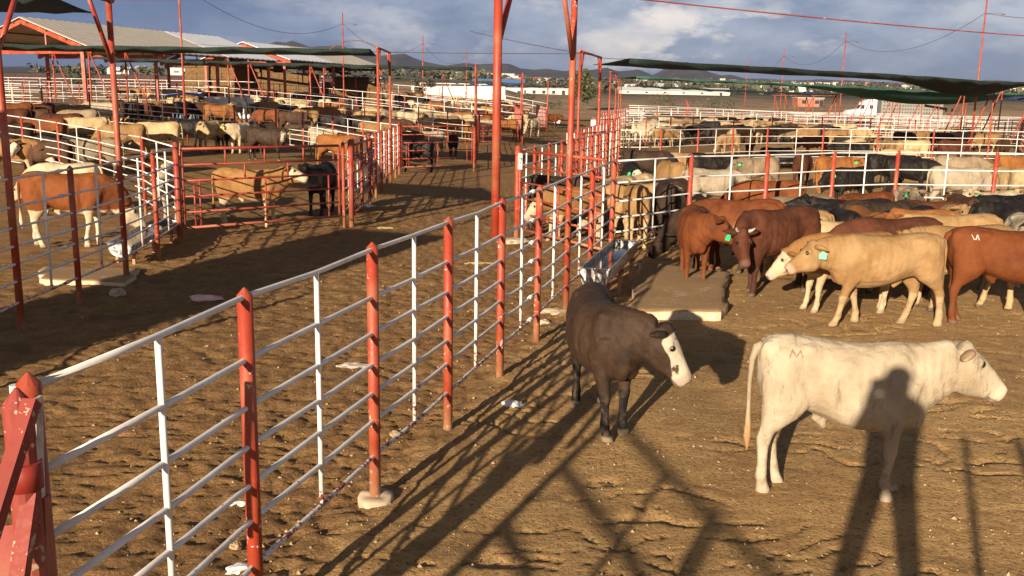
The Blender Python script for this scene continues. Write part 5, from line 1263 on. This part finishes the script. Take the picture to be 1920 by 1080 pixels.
near_pen = 'the crowded pen in front of the thick red posts'
NP = [ # px, py of the back, heading, pose, hide, scale, label, tags, horns
 (1668, 436, 184, 'goldw', 'gold', 1.08, 'big golden tan steer striding left at the front of the brown herd', 'g', 0),
 (1893, 428, -8, 'stand', 'red', 1.13, 'red steer walking out of the picture with a white brand on its rump', '', 0),
 (1582, 'f585', 183, 'low', 'tanwf', .98, 'pale faced tan steer with lowered head, half behind the golden one', 'g', 0),
 (1662, 'f556', 181, 'low', 'redbrown', 1.06, 'dark red steer whose head rests on the pale faced tan one', '', 0),
 (1450, 'f550', 207, 'lowl', 'redbrown', 1.14, 'dark red horned steer with a green tag facing the slab', 'G', 1),
 (1303, 390, 262, 'turnl', 'red', 1.10, 'bright red steer standing on the slab end with its head turned', 'y', 0),
 (1392, 372, 178, 'low', 'red', 1.16, 'long bright red steer behind the one on the slab', '', 0),
 (1268, 352, 268, 'stand', 'cream', 1.02, 'cream faced steer looking out between the rails behind the red pair', 'g', 0),
 (1478, 'f522', 183, 'low', 'gold', 1.0, 'golden tan back behind the dark red horned steer', '', 0),
 (1430, 'f512', 181, 'low', 'dkbrown', 1.0, 'dark brown back showing between the red and the golden one', '', 0),
 (1505, 382, 172, 'graze', 'black', 1.08, 'black back in the middle of the herd, head hidden', '', 0),
 (1505, 368, 178, 'low', 'grey', 1.06, 'grey back against the bottom rail of the thick post fence', '', 0),
 (1606, 372, 186, 'high', 'black', 1.12, 'black steer holding its head high over the herd', 'Y', 0),
 (1573, 389, 95, 'stand', 'black', 1.06, 'black rump below the high headed black steer', '', 0),
 (1588, 412, 176, 'low', 'cream', 1.02, 'cream back wedged behind the dark red head', '', 0),
 (1628, 392, 275, 'stand', 'orange', 1.06, 'orange brown steer facing the viewer from the middle of the herd', '', 0),
 (1650, 376, 8, 'low', 'dkbrown', 1.10, 'dark brown back behind the orange brown face', '', 0),
 (1708, 350, 265, 'high', 'grey', 1.04, 'grey steer looking over the herd by the thick post fence', 'G', 0),
 (1742, 374, 4, 'low', 'redbrown', 1.04, 'red back below the grey face', '', 0),
 (1693, 386, 190, 'graze', 'black', 1.02, 'black shoulder between the grey face and the tan pair', '', 0),
 (1776, 377, 268, 'stand', 'gold', 1.02, 'golden faced steer looking straight at the viewer over two tan backs', 'g', 0),
 (1812, 366, 80, 'stand', 'brown', 1.04, 'brown steer seen from behind with yellow tag by the rails', 'y', 0),
 (1795, 400, 176, 'stand', 'gold', 1.10, 'upper golden tan steer of the tagged pair', 'g', 0),
 (1812, 421, 178, 'stand', 'tan', 1.12, 'lower tan steer of the tagged pair, behind the red one leaving', 'g', 0),
 (1722, 392, 160, 'low', 'orange', 1.00, 'orange back just behind the heads of the tagged pair', '', 0),
 (1900, 377, 12, 'low', 'black', 1.18, 'large black back at the edge behind the red steer leaving the picture', '', 0),
 (1870, 358, 205, 'high', 'pale', 1.02, 'slender pale steer stretching its neck near the last thick post', '', 0),
 (1898, 364, 190, 'stand', 'black', 1.00, 'black head with green tag beside the slender pale steer', 'g', 0),
 (1926, 404, 255, 'stand', 'white', 1.04, 'white head cut by the picture edge', '', 0),
 (1628, 360, 200, 'stand', 'red', .98, 'red head with a green tag under the bottom rail', 'g', 0),
 (1690, 404, 178, 'graze', 'dkbrown', 1.04, 'dark legs and back hidden behind the golden striding steer', '', 0),
 (1345, 384, 185, 'graze', 'dkbrown', 1.05, 'dark back hidden behind the two bright red steers', '', 0),
]
for px, py, h, po, hi, s, lab, tg, hn in NP:
    if 245 < h < 285 and po == 'stand': po = 'high'
    if not isinstance(py, str) and py < 425: s *= .95
    tg = tg or random.choice(['', 'g', 'y', 'G'])
    p = by_foot(px, float(py[1:])) if isinstance(py, str) else by_back(px, py, s); o = cow(p.x, p.y, h, po, hi, s, lab, 'cattle of the crowded near pen', True, tg, bool(hn))
    if 'white brand' in lab: decal(o, [[(-.52, 1.10), (-.50, 1.05), (-.47, 1.05), (-.45, 1.10), (-.43, 1.04)]], WBRAND, 'brand', .007)
mid_pen = 'behind the thick red posts'
MP = [(1213, 280, 2, 'graze', 'dkbrown', 1.16), (1183, 306, 262, 'stand', 'blackwf', 1.05), (1190, 326, 225, 'stand', 'cream', 1.0), (1160, 332, 235, 'low', 'cream', 1.0), (1258, 302, 110, 'turnr', 'tan', 1.08), (1290, 286, 150, 'low', 'gold', 1.06),
 (1335, 287, 10, 'graze', 'black', 1.12), (1335, 313, 2, 'low', 'white', 1.1), (1392, 290, 80, 'stand', 'orange', 1.05), (1425, 294, 200, 'stand', 'grey', 1.04), (1450, 337, 182, 'low', 'red', 1.04), (1508, 285, 62, 'graze', 'redbrown', 1.1),
 (1566, 293, 18, 'turnr', 'orange', 1.06), (1600, 312, 205, 'stand', 'black', 1.04), (1668, 289, 4, 'stand', 'black', 1.12), (1705, 296, 2, 'low', 'black', 1.1), (1690, 279, 178, 'low', 'cream', 1.06), (1798, 292, 3, 'low', 'grey', 1.14),
 (1797, 312, 2, 'graze', 'white', 1.12), (1896, 312, 95, 'stand', 'cream', 1.12), (1908, 290, 5, 'stand', 'orange', 1.1), (1860, 318, 240, 'graze', 'tan', 1.0), (1470, 268, 5, 'lie', 'black', 1.0), (1190, 'f462', 88, 'stand', 'tan', 1.08), (1246, 'f460', 84, 'stand', 'dkbrown', 1.1),
 (1205, 346, 178, 'graze', 'gold', 1.02), (1240, 338, 200, 'graze', 'dkbrown', 1.02)]
for px, py, h, po, hi, s in MP:
    p = by_foot(px, float(py[1:])) if isinstance(py, str) else by_back(px, py, s); cow(p.x, p.y, h, po, hi, s, None, 'cattle '+mid_pen, True, random.choice(['g', 'y', 'G', '']), pen=mid_pen)
# inside the pen behind the numbered gate
g17pen = 'behind the gate plated 17'
for px, py, h, po, hi, s in [(1042, 'f436', 12, 'low', 'dkbrown', 1.1), (1078, 'f452', 205, 'low', 'tanwf', 1.0), (1118, 'f440', 60, 'stand', 'cream', 1.0), (1085, 'f415', 250, 'stand', 'cream', .95)]:
    p = by_foot(px, float(py[1:])); cow(p.x, p.y, h, po, hi, s, None, 'cattle '+g17pen, True, pen=g17pen)
# second right pen
pen2 = 'between the first and second right rail fences'
pen3 = 'behind the second right fence'
P3 = [(1172, 240, 95, 'stand', 'pale', 1.05), (1203, 231, 200, 'turnl', 'pale', 1.1), (1232, 226, 5, 'low', 'black', 1.1), (1262, 236, 180, 'graze', 'orange', 1.04), (1288, 228, 250, 'stand', 'cream', 1.05), (1340, 235, 2, 'low', 'cream', 1.1), (1300, 222, 2, 'graze', 'tan', 1.05),
 (1372, 240, 90, 'stand', 'cream', 1.0), (1368, 251, 205, 'graze', 'gold', 1.05), (1408, 254, 70, 'stand', 'redbrown', 1.0), (1392, 236, 170, 'graze', 'gold', 1.05), (1436, 234, 8, 'graze', 'tan', 1.05), (1478, 238, 5, 'graze', 'grey', 1.05), (1452, 259, 5, 'lie', 'black', 1.0),
 (1530, 254, 190, 'low', 'red', 1.04), (1517, 240, 178, 'low', 'tan', 1.04), (1590, 254, 4, 'low', 'cream', 1.08), (1600, 266, 182, 'stand', 'black', 1.06), (1570, 243, 180, 'graze', 'tan', 1.06), (1648, 254, 240, 'stand', 'tan', 1.02), (1610, 240, 5, 'low', 'cream', 1.05),
 (1680, 262, 95, 'stand', 'gold', 1.04), (1716, 262, 178, 'graze', 'cream', 1.06), (1788, 262, 4, 'graze', 'redbrown', 1.1), (1852, 250, 170, 'graze', 'tan', 1.1), (1696, 247, 10, 'graze', 'black', 1.06), (1728, 244, 200, 'stand', 'tan', 1.05), (1765, 248, 5, 'graze', 'dkbrown', 1.06), (1810, 246, 178, 'graze', 'grey', 1.05),
 (1640, 232, 270, 'stand', 'white', 1.0), (1668, 234, 265, 'stand', 'pale', 1.0), (1330, 218, 4, 'graze', 'cream', 1.05), (1230, 215, 180, 'graze', 'brown', 1.05), (1880, 262, 220, 'graze', 'brown', 1.0), (1550, 232, 4, 'graze', 'black', 1.05)]
for px, py, h, po, hi, s in P3:
    p = by_back(px, py, s); cow(p.x, p.y, h, po, hi, s, None, 'cattle '+pen3, False, pen=pen3)
# farther right pens, filled row by row
far_r = random.Random(31)
HW = ['cream']*6+['pale']*4+['tan']*4+['gold']*2+['grey']*3+['brown', 'brown', 'red', 'red', 'redbrown', 'black', 'black', 'dkbrown', 'orange', 'orange', 'white', 'white', 'pied']
def fill(quad, n, pen, rr, md=1.5, poses=('stand', 'stand2', 'graze', 'graze', 'low', 'low', 'walk', 'turnl', 'turnr', 'high')):
    (x0, y0), (x1, y1), (x2, y2), (x3, y3) = quad; done = []
    for _ in range(n*30):
        if len(done) >= n: break
        u, v = rr.random(), rr.random(); x = (x0*(1-u)+x1*u)*(1-v)+(x3*(1-u)+x2*u)*v; y = (y0*(1-u)+y1*u)*(1-v)+(y3*(1-u)+y2*u)*v
        if any(abs(x-a)*.75+abs(y-b) < md for a, b in done): continue
        done.append((x, y)); h = rr.choice([0, 180, 0, 180, 20, 160, 200, 340, 90, 270])+rr.uniform(-15, 15)
        cow(x, y, h, rr.choice(poses), rr.choice(HW), rr.uniform(.98, 1.12), None, 'cattle '+pen, False, pen=pen)
fill([(8.5, 60.5), (27, 74), (31, 92), (11.5, 82)], 46, 'below the green net', far_r, 1.6)
fill([(12, 84), (31, 97), (38, 112), (16, 103)], 30, 'in the last right pen', far_r, 1.9)
fill([(29, 50), (42, 71), (48, 71), (36, 50)], 5, 'beyond the outer right fences', far_r, 1.8)

# left pens
drink = 'drinking'
LP = [ # px, py back, heading, pose, hide, scale, label
 (120, 322, 3, 'graze', 'hereford', 1.22, 'red and white cow drinking from the white trough', ''),
 (128, 304, 175, 'graze', 'pale', 1.08, 'pale back showing behind the drinking red and white cow', ''),
 (318, 306, 292, 'low', 'white', 1.10, 'white steer at the far end of the white trough', ''),
 (468, 'f424', 2, 'high', 'tanwf', 1.12, 'tan white-faced steer behind the wide dull red gate', 'y'),
 (606, 'f400', 268, 'high', 'black', 1.08, 'black calf facing out through the wide dull red gate', ''),
 (612, 238, 5, 'graze', 'white', 1.14, 'white back behind the black calf', ''), (632, 252, 355, 'graze', 'orange', 1.12, 'orange steer behind the end of the wide dull red gate', ''), (668, 246, 8, 'low', 'red', 1.12, 'red steer beside the swung open gate', ''),
 (498, 238, 355, 'turnr', 'darkwf', 1.14, 'grey black steer turning its white face to the viewer', 'y'), (452, 230, 262, 'turnr', 'pale', 1.10, 'pale steer facing the viewer with a yellow tag', 'y'), (392, 226, 250, 'turnl', 'cream', 1.14, 'cream steer with its neck twisted round', ''),
 (424, 228, 90, 'stand', 'black', 1.08, 'black rump between the two cream steers facing out', ''), (350, 222, 10, 'low', 'black', 1.10, 'black steer behind the long cream one', ''), (484, 232, 100, 'stand', 'brown', 1.06, 'brown back behind the white-faced grey black steer', ''),
 (302, 228, 180, 'stand', 'cream', 1.14, 'long cream steer standing side-on in the left pen', ''), (234, 232, 181, 'graze', 'tan', 1.14, 'tan steer with dark tail behind the grey one', ''), (180, 257, 183, 'graze', 'grey', 1.16, 'grey steer with its head down behind the receding fence', ''),
 (166, 219, 180, 'stand', 'cream', 1.12, 'broad cream steer behind the second post of the receding fence', ''), (84, 221, 182, 'low', 'red', 1.14, 'red steer in front of the broad cream one', ''), (118, 212, 184, 'graze', 'redbrown', 1.10, 'dark red back above the broad cream steer', ''),
 (20, 258, 358, 'low', 'tanwf', 1.12, 'tan steer with white muzzle at the picture edge', ''), (88, 262, 185, 'turnl', 'brownwf', 1.08, 'brown white-faced steer below the red one', ''), (115, 248, 183, 'low', 'black', 1.08, 'black back between the red and the grey steer', ''), (20, 230, 200, 'graze', 'dkbrown', 1.1, 'dark brown steer behind the tan one at the edge', '')]
for px, py, h, po, hi, s, lab, tg in LP:
    p = by_foot(px, float(py[1:])) if isinstance(py, str) else by_back(px, py, s); cow(p.x, p.y, h, po, hi, s, lab, 'cattle of the near left pens', True, tg)
lrow = 'behind the middle left fence'
L2 = [(30, 192, 180, 'graze', 'red'), (70, 193, 182, 'low', 'redbrown'), (98, 191, 0, 'graze', 'cream'), (138, 196, 178, 'graze', 'tan'), (20, 203, 185, 'low', 'redbrown'), (62, 204, 178, 'stand', 'brown'), (185, 191, 3, 'low', 'white'), (150, 205, 182, 'graze', 'grey'), (213, 188, 90, 'stand', 'orange'), (236, 190, 85, 'stand', 'brown'),
 (255, 192, 95, 'stand', 'black'), (282, 193, 100, 'stand', 'redbrown'), (308, 193, 88, 'stand', 'red'), (340, 190, 80, 'stand', 'black'), (338, 183, 3, 'low', 'cream'), (385, 191, 180, 'graze', 'redbrown'), (408, 196, 5, 'graze', 'orange'), (442, 191, 268, 'stand', 'cream'), (470, 194, 90, 'stand', 'dkbrown'),
 (502, 205, 178, 'low', 'red'), (548, 209, 5, 'turnr', 'brown'), (528, 187, 95, 'stand', 'white'), (556, 192, 178, 'low', 'cream'), (575, 203, 200, 'graze', 'tan'), (606, 200, 4, 'graze', 'orange'), (500, 190, 182, 'graze', 'tan'), (582, 188, 270, 'stand', 'pale')]
for px, py, h, po, hi in L2:
    p = by_back(px, py, 1.1); cow(p.x, p.y, h, po, hi, 1.1, None, 'cattle '+lrow, False, pen=lrow)
lmid = 'behind second red gate'
L3 = [(630, 214, 180, 'low', 'black'), (678, 217, 178, 'stand', 'black'), (700, 202, 2, 'graze', 'cream'), (648, 200, 85, 'stand', 'tan'), (742, 222, 2, 'low', 'brown'), (766, 209, 4, 'graze', 'pale'), (792, 210, 178, 'stand', 'grey'), (830, 211, 180, 'graze', 'cream'), (868, 214, 182, 'graze', 'cream'), (838, 222, 1, 'stand', 'orange'),
 (778, 262, 178, 'stand', 'black'), (850, 248, 92, 'stand', 'black'), (806, 245, 185, 'graze', 'white'), (765, 246, 200, 'turnl', 'brownwf'), (900, 222, 4, 'graze', 'pale'), (925, 215, 180, 'low', 'red'), (950, 224, 182, 'stand', 'orange'), (878, 228, 90, 'stand', 'orange'), (1000, 222, 240, 'graze', 'pale'), (975, 214, 200, 'graze', 'cream'), (1032, 213, 2, 'stand', 'red'), (700, 228, 3, 'graze', 'tan')]
for px, py, h, po, hi in L3:
    p = by_back(px, py, 1.1); cow(p.x, p.y, h, po, hi, 1.1, None, 'cattle '+lmid, py > 235, pen=lmid)
fill([(-4, 60), (-30, 69), (-34, 84), (-2, 76)], 30, 'in front of the hay barns', far_r, 1.7)
fill([(-2, 79), (-30, 88), (-22, 103), (1, 97)], 24, 'below the long white wall', far_r, 2.0)

# the most distant animals read as one mass
def far_mass(label, quads):
    lo = [cow_mesh('far_body', vox=.045, **q)[0] for q in (dict(neck_p=8, head_p=-42), dict(neck_p=-45, neck_l=.58, head_p=-58))]
    mats = ['cream', 'pale', 'tan', 'grey', 'brown', 'black', 'red']; V = []; Fc = []; Mi = []; A = {'mask': [], 'mask2': []}; n0 = 0
    dat = []
    for m in lo:
        c = np.empty(len(m.vertices)*3); m.vertices.foreach_get('co', c); at = {}
        for k in A: q = np.empty(len(m.vertices)*4, np.float32); m.color_attributes[k].data.foreach_get('color', q); at[k] = q
        dat.append((c.reshape(-1, 3), [tuple(p.vertices) for p in m.polygons], at))
    for (x0, y0, x1, y1, n) in quads:
        for _ in range(n):
            c, f, at = far_r.choice(dat); u, v = far_r.random(), far_r.random(); x, y = x0+(x1-x0)*u, y0+(y1-y0)*v; a = far_r.choice([0, math.pi, .3, 2.8, 1.6])+far_r.uniform(-.2, .2)
            ca, sa = math.cos(a), math.sin(a); V.append(np.stack([c[:, 0]*ca-c[:, 1]*sa+x, c[:, 0]*sa+c[:, 1]*ca+y, c[:, 2]*1.05+tz(x, y)], 1)); Fc += [tuple(i+n0 for i in q) for q in f]
            Mi += [far_r.choice([0, 0, 1, 2, 2, 3, 4, 5, 6])]*len(f); n0 += len(c)
            for k in A: A[k].append(at[k])
    me = bpy.data.meshes.new('far_cattle'); me.from_pydata(np.vstack(V).tolist(), [], Fc)
    for m in mats: me.materials.append(HD[m])
    me.polygons.foreach_set('material_index', Mi); me.polygons.foreach_set('use_smooth', [True]*len(Mi))
    for k in A: at = me.color_attributes.new(k, 'FLOAT_COLOR', 'POINT'); at.data.foreach_set('color', np.concatenate(A[k]))
    me.update(); tag(link('far_cattle', me), label, 'cattle', kind='stuff')
far_mass('crowd of tiny pale and dark cattle in the farthest right pens', [(17, 108, 44, 131, 46), (38, 76, 66, 116, 14)])
far_mass('crowd of tiny cattle in the farthest left pens below the white wall', [(-32, 106, 2, 126, 50), (-34, 88, -20, 104, 8)])

# labels: by colour and view, counted from the left where several agree
def view(h, pose):
    h = (h % 360)
    if pose == 'lie': return 'lying down'
    w = {'graze': 'grazing ', 'turnl': 'head-turning ', 'turnr': 'head-turning ', 'high': 'head-raising '}.get(pose, '')
    if h < 45 or h > 315: return w+'heading right'
    if 135 < h < 225: return w+'heading left'
    return w+('seen from behind' if h < 180 else 'facing out')
ORD = ['first', 'second', 'third', 'fourth', 'fifth', 'sixth', 'seventh', 'eighth', 'ninth', 'tenth', 'eleventh', 'twelfth']
auto = {}
for c in CATTLE:
    if c[1]: c[0]['label'] = c[1]
    else: auto.setdefault((c[2], view(c[3], c[5]), c[4]), []).append(c[0])
for (hi, vw, pen), obs in auto.items():
    obs.sort(key=lambda o: o.location.x/o.location.y); base = '%s steer %s %s' % (WORD[hi], vw, pen)
    far = obs[0].location.y > 62
    for i, o in enumerate(obs):
        o['label'] = base if (len(obs) == 1 or far) else '%s from left, %s' % (ORD[i], base)
        if far and len(obs) > 1: o['group'] = 'alike '+base
# ------------------------------------------------------------------ sky, sun, camera
SUN_AZ, SUN_EL = R(180+23.5), R(15.0)      # compass bearing measured clockwise from +y, behind the camera's left shoulder
W = bpy.data.worlds.new('World'); SC.world = W; W.use_nodes = True; nt = W.node_tree; nt.nodes.clear()
out = nd(nt, 'ShaderNodeOutputWorld'); bg = nd(nt, 'ShaderNodeBackground'); bg.inputs[1].default_value = SKY_STRENGTH
sky = nd(nt, 'ShaderNodeTexSky', sky_type='NISHITA', sun_disc=False, sun_elevation=SUN_EL, sun_rotation=SUN_AZ, altitude=1500, air_density=1.0, dust_density=1.5, ozone_density=1.5)
tc = nd(nt, 'ShaderNodeTexCoord'); sx = nd(nt, 'ShaderNodeSeparateXYZ'); lk(nt, tc.outputs['Generated'], sx.inputs[0])
cx = nd(nt, 'ShaderNodeMapping'); cx.inputs['Scale'].default_value = (1, 1, 2.6); cx.inputs['Location'].default_value = (.37, .2, .1); lk(nt, tc.outputs['Generated'], cx.inputs['Vector'])
cl = noise(nt, 5.5, 9, cx.outputs[0], .6); lit = noise(nt, 11.5, 10, cx.outputs[0], .62); thin = noise(nt, 4.3, 5, cx.outputs[0], .55)
# dark slate cloud base, opened by paler banks; brighter towards the middle right
side = nd(nt, 'ShaderNodeMapRange'); side.inputs[1].default_value = -.42; side.inputs[2].default_value = .12; lk(nt, sx.outputs[0], side.inputs[0])
basec = mixc(nt, side.outputs[0], (.66, 1.04, 1.95), (1.45, 1.85, 2.6))
grey = mixc(nt, side.outputs[0], (.95, 1.4, 2.4), (2.8, 3.15, 3.75))
c = mixc(nt, ramp(nt, cl, [(.42, (0, 0, 0)), (.58, (1, 1, 1))]), basec, grey)
lm = mth(nt, 'MULTIPLY', ramp(nt, lit, [(.49, (0, 0, 0)), (.59, (1, 1, 1))]), ramp(nt, thin, [(.40, (0, 0, 0)), (.56, (1, 1, 1))]))
mid_ = mth(nt, 'SUBTRACT', 1.0, mth(nt, 'MULTIPLY', mth(nt, 'ABSOLUTE', mth(nt, 'SUBTRACT', sx.outputs[0], .10)), 2.4), True)
lm = mth(nt, 'MULTIPLY', lm, mth(nt, 'ADD', mth(nt, 'MULTIPLY', mid_, 1.0), .05), True)
c = mixc(nt, lm, c, (6.6, 5.9, 5.2))
glow = nd(nt, 'ShaderNodeMapRange'); glow.inputs[1].default_value = .10; glow.inputs[2].default_value = -.01; lk(nt, sx.outputs[2], glow.inputs[0])
c = mixc(nt, mth(nt, 'MULTIPLY', mth(nt, 'MULTIPLY', glow.outputs[0], .5), side.outputs[0]), c, (3.0, 3.4, 4.0))
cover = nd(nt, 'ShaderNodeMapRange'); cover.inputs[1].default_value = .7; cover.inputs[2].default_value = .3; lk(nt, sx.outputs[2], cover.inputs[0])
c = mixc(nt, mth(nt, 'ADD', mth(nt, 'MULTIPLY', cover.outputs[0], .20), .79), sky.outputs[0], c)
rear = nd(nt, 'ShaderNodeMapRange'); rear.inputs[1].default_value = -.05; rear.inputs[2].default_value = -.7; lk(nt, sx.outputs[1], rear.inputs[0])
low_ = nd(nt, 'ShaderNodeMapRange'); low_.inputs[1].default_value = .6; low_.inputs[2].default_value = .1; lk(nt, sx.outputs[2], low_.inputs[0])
c = mixc(nt, mth(nt, 'MULTIPLY', rear.outputs[0], low_.outputs[0]), c, (4.6, 4.1, 3.6))      # unseen western sky round the sun, brightened to fill shaded sides
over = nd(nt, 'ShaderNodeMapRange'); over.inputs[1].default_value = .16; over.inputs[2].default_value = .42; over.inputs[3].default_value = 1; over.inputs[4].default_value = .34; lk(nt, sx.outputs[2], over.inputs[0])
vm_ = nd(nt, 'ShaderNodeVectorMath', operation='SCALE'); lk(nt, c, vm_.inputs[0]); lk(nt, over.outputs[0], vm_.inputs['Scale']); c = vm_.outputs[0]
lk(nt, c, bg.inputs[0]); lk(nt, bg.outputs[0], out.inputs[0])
S = bpy.data.lights.new('sun', 'SUN'); S.energy = SUN_STRENGTH; S.angle = R(.55); S.color = (1, .83, .62)
so = bpy.data.objects.new('sun', S); COL.objects.link(so)
dirn = Vector((math.sin(SUN_AZ)*math.cos(SUN_EL), math.cos(SUN_AZ)*math.cos(SUN_EL), math.sin(SUN_EL)))
so.rotation_euler = dirn.to_track_quat('Z', 'Y').to_euler(); so.location = dirn*60
cam = bpy.data.cameras.new('camera'); co = bpy.data.objects.new('view_camera', cam); COL.objects.link(co); SC.camera = co
cam.sensor_width = 36; cam.lens = CAM_F/1920*36; cam.clip_start = .05; cam.clip_end = 20000
fw = Vector(ray(960, 540)).normalized(); rt = (Vector(ray(1960, 540))-Vector(ray(960, 540))).normalized(); up = rt.cross(fw)
M = Matrix((rt, up, -fw)).transposed().to_4x4(); M.translation = (0, 0, CAM_H); co.matrix_world = M
SC.view_settings.view_transform = 'Standard'; SC.view_settings.look = 'None'; SC.view_settings.exposure = EXPOSURE; SC.view_settings.gamma = 1
SC.cycles.max_bounces = 6; SC.cycles.diffuse_bounces = 3; SC.cycles.transparent_max_bounces = 8

# ------------------------------------------------------------------ dusty evening air
HB = MB(); HB.box((0, 2600, 118), (13000, 13800, 241)); hz = HB.build('haze', [])
m = bpy.data.materials.new('air'); m.use_nodes = True; n_ = m.node_tree; n_.nodes.clear(); o_ = nd(n_, 'ShaderNodeOutputMaterial'); v_ = nd(n_, 'ShaderNodeVolumePrincipled')
v_.inputs['Color'].default_value = (.34, .42, .70, 1); v_.inputs['Density'].default_value = HAZE; v_.inputs['Anisotropy'].default_value = .25; lk(n_, v_.outputs[0], o_.inputs['Volume']); hz.data.materials.append(m)
tag(hz, 'thin dusty evening air between the pens and the hills', 'haze', kind='stuff')
